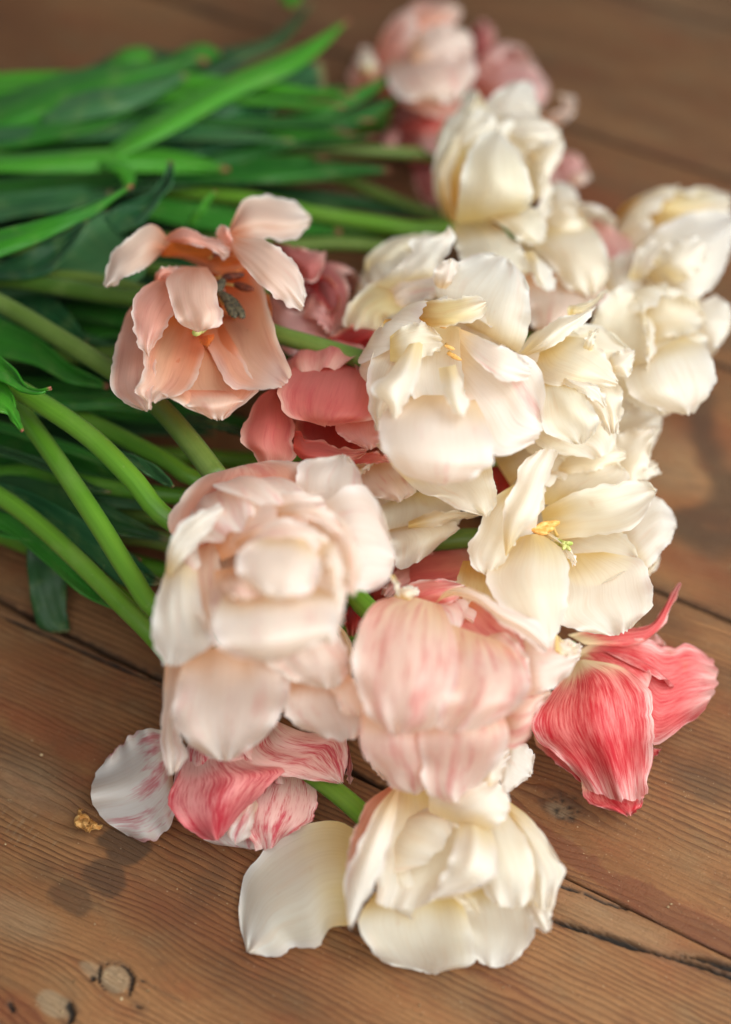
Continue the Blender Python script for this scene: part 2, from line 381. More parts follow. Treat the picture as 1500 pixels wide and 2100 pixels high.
def wood_mat():
    n = N('worn_pine')
    a = n.add('ShaderNodeAttribute', attribute_name='ring').outputs['Fac']
    st = n.add('ShaderNodeAttribute', attribute_name='stain_shade')
    sx = n.add('ShaderNodeSeparateColor'); n.link(st.outputs['Color'], sx.inputs[0])
    dark, red, grime = sx.outputs[0], sx.outputs[1], sx.outputs[2]
    pale = st.outputs['Alpha']
    tc = n.add('ShaderNodeTexCoord').outputs['Object']
    s = n.add('ShaderNodeSeparateXYZ'); n.link(tc, s.inputs[0])
    x = n.math('MULTIPLY', s.outputs[0], 100.0); y = n.math('MULTIPLY', s.outputs[1], 100.0)
    r = n.math('MULTIPLY', n.add('ShaderNodeObjectInfo').outputs['Random'], 40.0)
    big = n.noise(n.comb(n.math('MULTIPLY', x, 0.10), n.math('MULTIPLY', y, 0.28), r), 1.0, 4.0, 0.55)
    mid = n.noise(n.comb(n.math('MULTIPLY', x, 0.45), n.math('MULTIPLY', y, 0.9), r), 1.0, 4.0, 0.6)
    fib = n.noise(n.comb(n.math('MULTIPLY', x, 1.1), n.math('MULTIPLY', y, 26.0), r), 1.0, 4.0, 0.65)
    fin = n.noise(n.comb(n.math('MULTIPLY', x, 4.0), n.math('MULTIPLY', y, 70.0), r), 1.0, 3.0, 0.6)
    wob = n.noise(n.comb(n.math('MULTIPLY', x, 0.28), n.math('MULTIPLY', y, 1.3), r), 1.0, 3.0)
    ph = n.math('ADD', n.math('MULTIPLY', a, 4.6), n.math('MULTIPLY', wob, 2.2))
    saw = n.math('FRACT', ph)
    line = n.math('MULTIPLY', n.smooth(saw, 0.30, 0.86), n.smooth(saw, 0.88, 0.99, 1.0, 0.0))
    lamp = n.math('MULTIPLY', n.smooth(n.noise(n.comb(n.math('MULTIPLY', x, 0.14), n.math('MULTIPLY', y, 0.5), n.math('ADD', r, 9.0)), 1.0, 2.0), 0.32, 0.62), 0.75)
    lamp = n.math('ADD', lamp, 0.22)
    c = n.mix(n.smooth(big, 0.32, 0.68), lin((122, 79, 45)), lin((152, 107, 67)))
    c = n.mix(n.math('MULTIPLY', n.smooth(mid, 0.5, 0.75), 0.55), c, lin((138, 76, 42)))
    c = n.mix(n.math('MULTIPLY', n.smooth(mid, 0.5, 0.25), 0.5), c, lin((132, 106, 74)))
    c = n.mix(n.math('MULTIPLY', n.smooth(fib, 0.40, 0.72), 0.42), c, lin((94, 60, 36)))
    c = n.mix(n.math('MULTIPLY', n.math('MULTIPLY', line, lamp), 0.72), c, lin((78, 44, 26)))
    c = n.mix(n.math('MULTIPLY', n.smooth(fin, 0.52, 0.75), 0.30), c, lin((168, 130, 92)))
    c = n.mix(n.math('MULTIPLY', red, 0.65), c, n.mix(0.75, c, lin((124, 58, 32)), 'MIX'))
    c = n.mix(n.math('MULTIPLY', pale, 0.75), c, n.mix(n.smooth(fib, 0.3, 0.7), lin((168, 146, 116)), lin((128, 108, 82))))
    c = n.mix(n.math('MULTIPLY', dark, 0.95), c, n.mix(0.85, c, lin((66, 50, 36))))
    blot = n.noise(n.comb(n.math('MULTIPLY', x, 0.22), n.math('MULTIPLY', y, 0.42), n.math('ADD', r, 21.0)), 1.0, 5.0, 0.62)
    c = n.mix(n.math('MULTIPLY', n.smooth(blot, 0.52, 0.70), 0.62), c, n.mix(n.smooth(mid, 0.4, 0.6), lin((92, 66, 44)), lin((108, 62, 38))))
    scr = n.noise(n.comb(n.math('MULTIPLY', x, 14.0), n.math('MULTIPLY', y, 5.0), r), 1.0, 4.0, 0.7)
    c = n.mix(n.math('MULTIPLY', n.smooth(scr, 0.56, 0.72), 0.5), c, lin((88, 60, 40)))
    spk = n.noise(n.comb(x, y, r), 9.0, 2.0, 0.5)
    c = n.mix(n.math('MULTIPLY', n.smooth(spk, 0.735, 0.765), 0.8), c, lin((52, 38, 28)))
    spk2 = n.noise(n.comb(y, x, n.math('ADD', r, 4.0)), 13.0, 1.0, 0.5)
    c = n.mix(n.math('MULTIPLY', n.smooth(spk2, 0.755, 0.78), 0.6), c, lin((204, 180, 146)))
    c = n.mix(n.math('MULTIPLY', grime, 0.95), c, lin((22, 17, 13)))
    hgt = n.math('ADD', n.math('MULTIPLY', n.math('MULTIPLY', line, lamp), 0.7), n.math('ADD', n.math('MULTIPLY', fib, -0.6), n.math('ADD', n.math('MULTIPLY', fin, 0.5), n.math('MULTIPLY', scr, -0.6))))
    bmp = n.add('ShaderNodeBump'); bmp.inputs['Strength'].default_value = 1.0; bmp.inputs['Distance'].default_value = 0.0005
    n.link(hgt, bmp.inputs['Height'])
    p = n.add('ShaderNodeBsdfPrincipled'); n.link(c, p.inputs['Base Color'])
    n.link(n.math('ADD', 0.46, n.math('MULTIPLY', fib, 0.25)), p.inputs['Roughness'])
    p.inputs['Specular IOR Level'].default_value = 0.32
    n.link(bmp.outputs[0], p.inputs['Normal']); n.link(p.outputs[0], n.out.inputs[0])
    return n.m
WOOD = wood_mat()

table = bpy.data.objects.new('table_top', None); col.objects.link(table)
table['label'] = 'worn orange brown pine table top of wide planks'; table['kind'] = 'structure'
table.rotation_euler = (0, 0, GA)

def seg_dist(X, Y, pts):
    """distance to a polyline given in photograph pixels, cm; also the parameter along it"""
    q = [to_grain(*p) for p in pts]
    best = np.full(X.shape, 1e9); par = np.zeros(X.shape)
    for i in range(len(q) - 1):
        ax, ay = q[i]; bx, by = q[i + 1]
        dx, dy = bx - ax, by - ay; L2 = dx * dx + dy * dy
        t = np.clip(((X - ax) * dx + (Y - ay) * dy) / L2, 0, 1)
        d = np.hypot(X - ax - t * dx, Y - ay - t * dy)
        par = np.where(d < best, (i + t) / (len(q) - 1), par); best = np.minimum(best, d)
    return best, par

def ell(X, Y, cx, cy, rx, ry, soft, sd, rough=0.25):
    """stain centred on a photograph pixel; radii in cm along / across the grain; 1 inside, 0 outside"""
    u, v = to_grain(cx, cy)
    d = np.hypot((X - u) / rx, (Y - v) / ry)
    d = d + rough * Noise(sd)(X * 1.3, Y * 1.3) * 0.5 + rough * 0.4 * Noise(sd + 1)(X * 5, Y * 5) * 0.5
    return np.clip((1 - d) / soft + 0.5, 0, 1)

KNOTS = [(236, 2005, 0.50, 0.42), (1150, 1655, 0.62, 0.50), (100, 2070, 0.85, 0.50), (60, 1640, 1.4, 0.5), (1470, 1015, 0.9, 0.7)]
def plank(ylo, yhi, xs, dy, sd, shade_tint):
    ys = np.arange(ylo, yhi + 1e-6, dy); ys[-1] = yhi
    X, Y = np.meshgrid(xs, ys)
    nz = Noise(sd * 13 + 1)
    ring = Y + 0.55 * nz(X * 0.035, Y * 0.10) + 0.12 * Noise(sd * 13 + 2)(X * 0.16, Y * 0.3) + sd * 3.3
    for kx, ky, rx, ry in KNOTS:
        u, v = to_grain(kx, ky)
        dd = Y - v; g = np.exp(-((X - u) / (2.6 * rx)) ** 2)
        ring = ring - np.tanh(dd / (1.6 * ry)) * ry * 1.1 * g * np.exp(-(dd / (5 * ry)) ** 2)
    Z = 0.012 * Noise(sd * 13 + 3)(X * 0.12, Y * 0.5) - 0.015
    Z += 0.005 * np.sin(ring * 4.6 * 6.283)
    dark = np.zeros_like(X) + shade_tint; red = np.zeros_like(X); grime = np.zeros_like(X); pale = np.zeros_like(X)  # dark starts from the light falloff painted into each plank
    # rounded, chipped long edges
    e = np.minimum(Y - ylo, yhi - Y)
    cl = np.clip((X - 9.5) / 2.5, 0, 1)          # towards the right this joint is tight
    if abs(yhi + 10.25) < .2 or abs(ylo + 10.25) < .2:
        near = (Y > yhi - 1) if abs(yhi + 10.25) < .2 else (Y < ylo + 1)
        Y = np.where(near & (e < 0.3), Y + cl * (0.05 if abs(yhi + 10.25) < .2 else -0.05) * (1 - e / 0.3), Y)
        tight = np.where(near, 1 - 0.8 * cl, 1.0)
    else: tight = 1.0
    chip = 0.10 + 0.07 * Noise(sd * 13 + 4)(X * 0.9, Y * 0 + 1) + 0.05 * Noise(sd * 13 + 5)(X * 4, Y * 0)
    chip = np.maximum(chip, 0.03) * tight
    k = np.clip(1 - e / chip, 0, 1)
    Z -= 0.16 * k ** 2
    grime = np.maximum(grime, np.clip(1.15 - e / (chip * 0.9), 0, 0.85) * 0.8)
    dark = np.maximum(dark, np.clip(1 - e / 0.55, 0, 1) * 0.5 * tight)
    # cracks (photograph pixels): polyline, half width cm, depth cm
    for pts, w, dep in (([(1125, 1884), (1180, 1902), (1250, 1922), (1330, 1950), (1420, 1975), (1500, 2003), (1600, 2035)], 0.075, 0.25),
                        ([(1395, 1958), (1450, 1970), (1520, 1990)], 0.10, 0.25),
                        ([(1140, 1814), (1200, 1832), (1240, 1850), (1290, 1865)], 0.04, 0.12),
                        ([(206, 1978), (202, 2010), (212, 2028), (240, 2040)], 0.045, 0.15), ([(208, 1977), (245, 1975), (262, 1988), (272, 2004), (266, 2040)], 0.05, 0.15),
                        ([(272, 2004), (300, 2016), (370, 2055)], 0.022, 0.06), ([(186, 2008), (195, 2006)], 0.06, 0.14), ([(280, 2062), (290, 2068)], 0.09, 0.14),
                        ([(138, 2055), (148, 2078), (142, 2100)], 0.10, 0.14), ([(18, 2055), (28, 2075)], 0.07, 0.1),
                        ([(0, 1262), (140, 1322), (300, 1392), (400, 1440)], 0.05, 0.14)):
        d, par = seg_dist(X, Y, pts)
        if d.min() > 1: continue
        ww = w * (1 + 0.5 * Noise(int(pts[0][0]) + 9)(X * 0.8, Y * 1.6) + 0.18 * Noise(int(pts[0][0]) + 19)(X * 3, Y * 5))
        ww = np.maximum(ww, 0.008) * np.minimum(1, np.minimum(par, 1 - par) * 9 + 0.25)
        k = np.clip(1.25 - d / ww, 0, 1)
        Z -= dep * np.minimum(k * 1.5, 1)
        grime = np.maximum(grime, np.minimum(k * 1.6, 1))
        dark = np.maximum(dark, np.clip(1 - d / (w * 3.2), 0, 1) * 0.55)
    # stains, worn patches, knots and one painted petal shadow
    for cx, cy, rx, ry, s, amt in ((252, 1738, .9, .66, .25, .92), (215, 1800, .8, .54, .25, .85), (145, 1842, .78, .48, .3, .7), (420, 1830, 0.5, 1.2, .9, .35),  # last entry here paints the soft shadow left of the flopped white petal
                                   (1210, 445, 1.6, .8, .6, .9), (1340, 1260, 1.4, .6, .8, .45), (1440, 1600, 1.0, .8, .9, .45), (1475, 690, 1.2, 1.0, .6, .75),
                                   (430, 25, 2.2, .8, .8, .7), (1330, 90, 2.5, .9, .9, .4), (1180, 190, 1.6, .8, .9, .4), (1440, 150, 1.2, .8, .8, .5), (1480, 330, 2.2, 1.2, 1., .4), (80, 1560, 2.0, .6, .8, .35), (700, 1690, 2.5, .8, .8, .35),
                                   (560, 2040, 2.0, .5, 1., .25), (950, 2050, 2.4, .6, 1., .22), (730, 1905, .28, .18, .5, .7), (350, 1880, 1.0, .4, 1., .2), (1470, 1390, 1.2, .5, .9, .4)):
        dark = np.maximum(dark, amt * ell(X, Y, cx, cy, rx, ry, s, int(cx + cy)))
    for pts, w in (([(1440, 800), (1440, 900), (1465, 960), (1495, 1000)], .75), ([(1500, 1030), (1440, 1055), (1390, 1065), (1330, 1085)], .95), ([(1395, 1075), (1450, 1100), (1510, 1105)], .8),
                   ([(1480, 985), (1500, 1010), (1480, 1060)], 1.1)):
        d, par = seg_dist(X, Y, pts)
        dark = np.maximum(dark, 0.97 * np.clip(1.25 - d / (w * np.maximum(.3, 1 + .45 * Noise(7)(X * .8, Y * 1.3))), 0, 1))
    d, par = seg_dist(X, Y, [(1035, 1655), (1110, 1705), (1200, 1765), (1260, 1815), (1330, 1850), (1430, 1890), (1540, 1955)])
    wv = 0.34 + 0.22 * par
    band = np.clip((wv * (1 + .25 * Noise(91)(X * .9, Y * .9) + .15 * Noise(92)(X * 4, Y * 4)) - d) / 0.10, 0, 1)
    red = np.maximum(red, band * 0.9); dark = np.maximum(dark, band * 0.35)
    for cx, cy, rx, ry, s, amt in ((110, 1505, 2.6, .55, .6, .9), (420, 1700, 3.0, .9, 1., .5), (1400, 1150, 2.0, .7, .9, .8), (1470, 900, 2.2, 1.2, .8, .8), (1215, 405, 2.4, 1.0, .8, .9), (340, 1860, 2.5, .7, 1., .45),
                                   (160, 45, 2.0, .7, .8, .6), (1340, 70, 1.6, .6, .9, .5), (40, 2080, .9, .5, .6, .8), (600, 1960, 3, .7, 1., .35), (1020, 2000, 2.0, .5, 1., .35), (30, 1400, 3, .8, 1., .4)):
        red = np.maximum(red, amt * ell(X, Y, cx, cy, rx, ry, s, int(cx * 2 + cy)))
    for cx, cy, rx, ry, s, amt in ((236, 2006, .50, .44, .12, .9), (190, 1990, .45, .22, .4, .7), (112, 2060, .62, .35, .25, .9), (1146, 1662, .42, .30, .5, .8), (60, 1610, 1.6, .9, 1., .45), (1260, 1890, 2.2, .5, 1., .3),
                                   (1330, 930, 3.0, 1.6, .8, .35), (30, 1880, 1.4, .6, .9, .4), (1400, 20, 4, 2, 1., .3)):
        pale = np.maximum(pale, amt * ell(X, Y, cx, cy, rx, ry, s, int(cx * 3 + cy), .15))
    kd = ell(X, Y, 1150, 1655, .66, .5, .7, 77, .35)
    sp = np.clip(Noise(78)(X * 9, Y * 9) + 0.6 * Noise(79)(X * 16, Y * 12), 0, 1)
    dark = np.maximum(dark, kd * 0.6); grime = np.maximum(grime, kd * sp * 0.8); Z -= 0.03 * kd * sp
    u, v = to_grain(236, 2006); Z += 0.02 * np.exp(-(((X - u) / .45) ** 2 + ((Y - v) / .4) ** 2) ** 2) * Noise(80)(X * 4, Y * 4)
    # scratches across the grain in the worn patch
    for i in range(26):
        r_ = np.random.RandomState(i + 60); cx, cy = r_.uniform(0, 110), r_.uniform(1590, 1760); L = r_.uniform(10, 40); an = r_.uniform(-1.3, -0.7)
        d, par = seg_dist(X, Y, [(cx, cy), (cx + L * math.cos(an), cy + L * math.sin(an))]) if ylo < -10 and abs(yhi + 10.2) < 12.3 else (np.full(X.shape, 9.), 0)
        kk = np.clip(1 - d / 0.035, 0, 1); Z -= 0.012 * kk; pale = np.maximum(pale, kk * 0.5)
    Z = np.minimum(Z, 0.02)
    P = np.stack([X / 100, Y / 100, Z / 100], -1)
    # sides: fold the outer rows down
    top = P[-1].copy(); bot = P[0].copy()
    top2 = top.copy(); top2[:, 2] = -0.025; bot2 = bot.copy(); bot2[:, 2] = -0.025
    def ext(A): return np.concatenate([A[:1], A, A[-1:]], 0)
    P = np.concatenate([bot2[None], P, top2[None]], 0)
    g2 = ext(grime); g2[0] = g2[-1] = 0.9
    o = grid_mesh('plank', P, WOOD, table, uv=False)
    at_ = o.data.attributes.new('ring', 'FLOAT', 'POINT'); at_.data.foreach_set('value', ext(ring).ravel().astype(np.float32))
    ca = o.data.attributes.new('stain_shade', 'FLOAT_COLOR', 'POINT')
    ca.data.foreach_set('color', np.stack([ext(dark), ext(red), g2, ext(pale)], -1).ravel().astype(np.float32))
    return o

def span(lo, hi, d, LO=-95., HI=75.):
    return np.r_[np.arange(LO, lo, 1.5), np.arange(lo, hi, d), np.arange(hi, HI, 1.5)]
GAPS = [-46.8, -34.6, -24.7, -10.25, 1.95, 14.3, 26.4, 38.6, 50.8, 63.0, 75.2]
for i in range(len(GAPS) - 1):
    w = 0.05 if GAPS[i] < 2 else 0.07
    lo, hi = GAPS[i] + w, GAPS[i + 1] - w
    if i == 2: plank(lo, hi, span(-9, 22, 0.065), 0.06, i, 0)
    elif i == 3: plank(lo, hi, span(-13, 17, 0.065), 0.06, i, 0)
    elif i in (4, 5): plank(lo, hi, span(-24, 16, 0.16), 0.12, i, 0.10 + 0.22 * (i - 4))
    else: plank(lo, hi, span(-40, 20, 0.35), 0.2, i, (0.50 if i == 6 else 0.58) if i > 5 else 0.1)  # planks farther back painted darker to imitate fading light
under = bpy.data.meshes.new('board_under_gaps')
under.from_pydata([(-.95, -.47, -.026), (.75, -.47, -.026), (.75, .75, -.026), (-.95, .75, -.026)], [], [(0, 1, 2, 3)])
under.materials.append(plain_mat('dark_dust', (20, 15, 11), (30, 23, 17), 200.0, 0.9))
uo = bpy.data.objects.new('underside', under); col.objects.link(uo); uo.parent = table

# ------------------------------------------------------------------ the tulips
def stem(t, pts, r=0.40, m=None, seed=0):
    return tube(t, pts, r, m or STEM, 'stem', seed=seed + len(pts))
def leaf(t, m, L, R, z, b=-0.25, **k):
    k.setdefault('rf', 0.05); k.setdefault('rag', 0.6); k.setdefault('tip', 0.05); k.setdefault('ns', 0.08); k.setdefault('lip', 0.0)
    return petal(t, m, L, R, z, b, name='leaf', thick=0.0008, **k)
def stamen(t, base, end, m, r=0.16, ln=0.5, seed=0, rot=0.0, tilt=0.3):
    f = tube(t, [base, ((base[0] + end[0]) / 2, (base[1] + end[1]) / 2, (base[2] + end[2]) / 2 + 0.1), end], 0.06, FILA, 'stamen', sides=8, n=10)
    a = blob(t, at(*end), (ln, r, r * 0.8), m, 'anther', rot, seed, tilt)
    a.parent = f
    a.location = (0, 0, 0)
    return f

# --- 1 wide-open peach tulip
t = tulip('wide-open peach tulip with orange heart and dark stamens, left of the heap', (400, 560, 7))
stem(t, [(-160, 560, 5), (0, 574, 6), (130, 590, 6.6), (280, 612, 7.2), (390, 600, 7.3)], 0.33, STEMD)
cup(t, PEACHI, (400, 580, 5.4), (415, 690, 6.6), 1.6, 6, seed=1)
petal(t, PEACHP, [(352, 494), (310, 459), (252, 498), (228, 520), (212, 580)], [(330, 520), (300, 548), (268, 565), (242, 582), (222, 590)], [9.2, 9.9, 9.9, 9.5], 0.35, rf=0.1)
petal(t, ORANGE, [(330, 525), (340, 500), (390, 490), (440, 492), (470, 505)], [(372, 528), (410, 545), (440, 560), (470, 570), (500, 560)], [8.6, 8.7, 8.8], -0.5)
petal(t, ORANGE, [(440, 500), (480, 510), (520, 560), (556, 620)], [(425, 560), (440, 600), (470, 650), (540, 690)], [8.4, 8.5, 8.7], -0.5)
petal(t, PEACHO, [(338, 492), (352, 476), (385, 466), (415, 483), (445, 487), (470, 503)], [(350, 496), (380, 499), (415, 507), (445, 518), (458, 530), (468, 524)], [9.6, 10.1, 10.0, 9.9], 0.35, rf=.08)
petal(t, PEACHO, [(448, 500), (444, 475), (455, 461), (466, 466)], [(470, 520), (478, 500), (474, 480), (468, 468)], [9.5, 10.2, 10.3], 0.3, rf=.05)
petal(t, PEACHI, [(440, 545), (495, 540), (542, 588), (558, 650), (574, 710), (598, 770)], [(415, 640), (420, 700), (448, 750), (468, 785), (500, 800), (560, 799)], [8.2, 8.6, 9.4, 10.0, 10.2], -0.8, (0, .3), lip=.12)
petal(t, PEACHI, [(380, 650), (362, 710), (338, 765), (330, 800), (385, 838), (430, 857)], [(450, 650), (500, 740), (518, 780), (530, 800), (495, 832), (464, 857)], [8.2, 9.0, 9.6, 9.9, 9.3], -0.35, lip=.1)
petal(t, PEACHP, [(335, 800), (360, 815), (400, 840), (430, 855)], [(505, 800), (520, 805), (490, 832), (465, 855)], [9.65, 9.75, 9.4], 0.15, rf=.1)
petal(t, PEACHO, [(300, 600), (262, 640), (243, 690), (231, 740), (226, 795), (250, 824), (290, 840)], [(345, 640), (325, 700), (322, 740), (320, 775), (316, 805), (308, 840)], [8.6, 9.4, 10.0, 10.1, 9.9], 0.3, (-.6, 0.1), lip=.12)
petal(t, PEACHI, [(365, 625), (318, 680), (298, 722), (290, 775), (274, 800), (296, 818)], [(415, 660), (418, 725), (400, 780), (370, 808), (330, 820)], [8.8, 9.6, 10.2, 10.5, 10.4], -0.3, rf=.15, lip=.12)
petal(t, PEACHO, [(345, 565), (300, 585), (272, 620), (275, 670), (282, 705), (300, 728)], [(372, 575), (372, 615), (352, 655), (328, 690), (312, 712), (308, 728)], [9.2, 10.3, 10.9, 10.9, 10.6], 0.55, lip=.1, rf=.12)
petal(t, PEACHP, [(372, 545), (342, 575), (350, 625), (362, 652), (385, 672), (402, 680)], [(425, 548), (446, 580), (448, 620), (458, 640), (448, 668), (420, 676)], [9.6, 10.9, 11.6, 11.7, 11.2], 0.6, rf=.15, pl=.08)
petal(t, PEACHO, [(316, 582), (322, 556), (345, 546), (372, 546)], [(322, 580), (340, 572), (362, 562), (378, 552)], [9.4, 9.7, 9.5], 0.2, rf=.1)
petal(t, PEACHP, [(462, 466), (490, 486), (535, 490), (582, 516), (616, 552), (628, 606)], [(470, 500), (486, 528), (512, 560), (548, 598), (582, 622), (612, 640)], [9.9, 10.7, 11.0, 10.7, 10.0], 0.45, rf=.1)
petal(t, PEACHP, [(465, 480), (485, 436), (508, 403), (565, 403), (612, 418), (634, 440)], [(470, 488), (530, 491), (582, 493), (614, 484), (632, 466), (638, 452)], [9.2, 9.6, 9.3, 8.6], 0.35, rf=.08)
for i, (bx, by, ex, ey, rot) in enumerate(((440, 600, 466, 612, -.9), (445, 605, 478, 620, -1.0), (440, 610, 488, 636, -1.1), (445, 612, 474, 634, -1.2), (430, 575, 452, 585, 1.3))):
    stamen(t, (bx, by, 8.6), (ex, ey, 9.6), ANTHER, 0.18, 0.52 if i < 4 else .34, i, rot, 0.1)
for i, (bx, by, ex, ey, rot) in enumerate(((440, 570, 478, 566, .1), (450, 580, 500, 588, -.5), (430, 530, 452, 512, 1.0))):
    stamen(t, (bx, by, 8.8), (ex, ey, 9.4), STAIN, 0.16, 0.42, i + 9, rot, 0.1)
tube(t, [(425, 660, 8.6), (415, 675, 9.6), (402, 682, 10.6)], 0.14, PISTIL, 'pistil', sides=8, n=10)
petal(t, ORANGE, [(408, 690), (410, 705), (418, 712)], [(440, 685), (438, 700), (428, 712)], [10.0, 10.1, 10.0], .1, name='petal', res=(8, 8))

# --- 2 dusky tulip behind it
t = tulip('dusky pink tulip half hidden behind the wide-open peach tulip', (560, 600, 5))
stem(t, [(-200, 470, 2.5), (100, 520, 3.5), (350, 560, 4.5), (560, 600, 5.2)], 0.33, STEMD)
cup(t, DUSKY, (560, 600, 4.6), (690, 660, 4.6), 1.7, 5, seed=2)
petal(t, PINK, [(555, 600), (590, 635), (640, 640), (690, 680)], [(560, 670), (585, 722), (630, 724), (700, 704)], [6.0, 6.6, 6.6, 6.0], .6)
petal(t, DUSKY, [(600, 560), (660, 536), (692, 552), (716, 592), (713, 640), (692, 690)], [(620, 600), (640, 600), (652, 625), (660, 650), (668, 675), (680, 690)], [5.4, 6.6, 7.0, 6.6], .5)
petal(t, CORALD, [(625, 585), (655, 563), (682, 576), (698, 605), (697, 630)], [(630, 600), (655, 622), (675, 640), (688, 640), (692, 636)], [6.6, 7.2, 7.2], -.4, lip=.1)
petal(t, DUSKY, [(555, 492), (590, 502), (630, 511), (655, 514), (668, 514)], [(575, 530), (605, 558), (640, 582), (664, 552), (668, 520)], [7.0, 7.6, 7.9, 7.6], .4, lip=.08)
petal(t, PINK, [(640, 605), (655, 610), (675, 640), (690, 680)], [(620, 650), (640, 655), (660, 670), (680, 692)], [6.8, 7.2, 6.8], .3)
leaf(t, LEAFD, [(540, 760), (590, 722), (640, 700), (690, 690)], [(560, 790), (600, 770), (650, 735), (690, 700)], [5.5, 5.8, 6])

# --- 3 coral tulip
t = tulip('closed coral pink tulip between the peach tulip and the big white bloom', (700, 730, 6))
stem(t, [(-200, 700, 3), (100, 730, 4), (400, 720, 5.2), (600, 725, 6), (700, 735, 6.2)], 0.35, STEMD)
cup(t, CORAL, (690, 740, 5.4), (680, 880, 6.6), 2.0, 6, seed=3)
petal(t, CORALD, [(600, 770), (603, 860), (606, 890), (640, 912), (670, 925)], [(780, 770), (775, 860), (770, 905), (750, 925), (710, 932)], [5.6, 6.8, 7.4, 7.4], -1.0)
petal(t, CORALD, [(650, 742), (672, 696), (700, 676), (735, 664), (765, 678)], [(775, 742), (790, 722), (795, 700), (795, 690), (790, 682)], [6.4, 7.0, 7.4, 7.2], .4, lip=.1)
petal(t, CORAL, [(572, 788), (532, 814), (512, 850), (497, 902), (518, 928), (532, 958)], [(590, 800), (592, 840), (604, 872), (603, 905), (608, 935), (580, 958)], [6.8, 7.8, 8.2, 8.1, 7.6], .9, rf=.1, lip=.08)
petal(t, CORAL, [(603, 885), (618, 884), (626, 902), (660, 904), (700, 920), (752, 923)], [(602, 925), (620, 942), (650, 948), (690, 948), (725, 944), (748, 932)], [8.0, 8.1, 8.0, 7.8], .3, lip=.15)
petal(t, CORAL, [(640, 738), (600, 755), (573, 800), (580, 838), (604, 858), (650, 868)], [(790, 742), (800, 790), (795, 836), (775, 856), (735, 866), (690, 869)], [7.2, 9.0, 9.8, 9.6, 8.9], .7, rf=.06, pl=.05)
petal(t, PINK, [(690, 862), (690, 885), (720, 908), (752, 920)], [(790, 860), (782, 892), (774, 912), (764, 921)], [8.8, 9.0, 8.8], .35, rf=.15)
petal(t, CORAL, [(730, 930), (770, 928), (800, 935)], [(700, 950), (740, 952), (800, 950)], [7.4, 7.6, 7.6], .2)

# --- 5 small cream bloom in the gap
t = tulip('cream bloom deep in the gap below the big white bloom', (740, 1020, 3))
stem(t, [(-200, 1000, 2.4), (60, 968, 3.2), (170, 990, 3.8), (300, 1010, 4), (420, 1020, 3.6), (740, 1030, 3.2)], 0.33)
cup(t, CREAM, (740, 1040, 2.8), (870, 1080, 3.6), 1.7, 5, seed=5)
petal(t, CREAM, [(780, 1015), (768, 1050), (772, 1075), (800, 1095)], [(905, 1003), (945, 1045), (935, 1078), (860, 1100)], [4.6, 5.0, 5.2, 4.9], -.3, pl=.12)
petal(t, CREAM, [(760, 1090), (796, 1100), (806, 1140), (813, 1168)], [(880, 1070), (930, 1070), (944, 1082), (900, 1118)], [4.8, 5.6, 5.6, 5.0], .4, pl=.1)
petal(t, CREAM, [(838, 1070), (885, 1050), (935, 1048), (985, 1056)], [(838, 1088), (880, 1088), (925, 1068), (970, 1062)], [5.6, 5.9, 5.6], .15, rf=.15)
petal(t, BLUSH, [(728, 950), (738, 995), (768, 1020), (805, 1027)], [(800, 935), (840, 975), (856, 1005), (838, 1018)], [6.4, 6.6, 6.6, 6.3], .25)
petal(t, CREAM, [(728, 945), (745, 940), (765, 942)], [(735, 975), (752, 968), (768, 950)], [6.9, 7.0, 6.9], .1, rf=.15)

# --- 24 coral tulip under the heap
t = tulip('coral tulip buried under the cream open bloom, only a petal showing', (760, 1240, 1.6))
stem(t, [(-200, 1010, 1.0), (200, 1090, 2.0), (340, 1112, 2.2), (600, 1200, 1.4), (760, 1240, 1.6)], 0.33, STEMD)
cup(t, CORAL, (770, 1230, 1.2), (920, 1180, 2.2), 1.5, 5, seed=24)
petal(t, CORAL, [(790, 1190), (830, 1128), (900, 1112), (985, 1110)], [(785, 1250), (850, 1240), (920, 1230), (1000, 1200)], [2.2, 3.4, 3.8, 3.4], .7)
petal(t, PINK, [(820, 1160), (800, 1190), (785, 1218)], [(885, 1180), (850, 1200), (812, 1225)], [3.6, 3.9, 3.8], .2)
petal(t, CORALD, [(722, 1235), (706, 1268), (714, 1305)], [(742, 1238), (746, 1270), (736, 1296)], [2.4, 2.8, 2.6], .3)
petal(t, CORALD, [(985, 960), (1010, 985), (1025, 1030)], [(1060, 950), (1055, 1000), (1030, 1035)], [4.2, 4.4, 4.2], .2)

# --- 18 cream tulip left of the big white bloom
t = tulip('cream tulip with a curled white tip, left behind the big white bloom', (740, 600, 5))
stem(t, [(-200, 420, 2), (200, 480, 3.2), (520, 505, 4.4), (700, 500, 4.8), (800, 510, 5.0)], 0.30, STEMD)
cup(t, CREAM, (790, 540, 4.4), (860, 660, 5.4), 1.8, 5, seed=18)
petal(t, CREAM, [(758, 575), (750, 532), (790, 496), (850, 480), (900, 478)], [(800, 570), (830, 540), (850, 510), (880, 500), (920, 495)], [6.2, 6.6, 6.6, 6.2], .5)
petal(t, YELLOW, [(850, 556), (780, 574), (732, 604), (706, 640), (703, 664), (722, 676)], [(900, 590), (875, 622), (835, 642), (795, 656), (790, 680), (755, 690)], [6.4, 7.2, 7.8, 7.7, 7.2], .8, pl=.06)
petal(t, WHITE, [(765, 592), (808, 552), (840, 520), (846, 490), (882, 485), (914, 480)], [(860, 590), (900, 552), (922, 515), (930, 490), (928, 470), (920, 460)], [7.6, 8.3, 8.6, 8.7, 9.0], .5, rf=.15, lip=.12)
petal(t, PINKW, [(790, 600), (830, 575), (890, 560), (920, 570)], [(800, 640), (840, 625), (890, 610), (930, 600)], [7.8, 8.4, 8.6], .3, pl=.08)

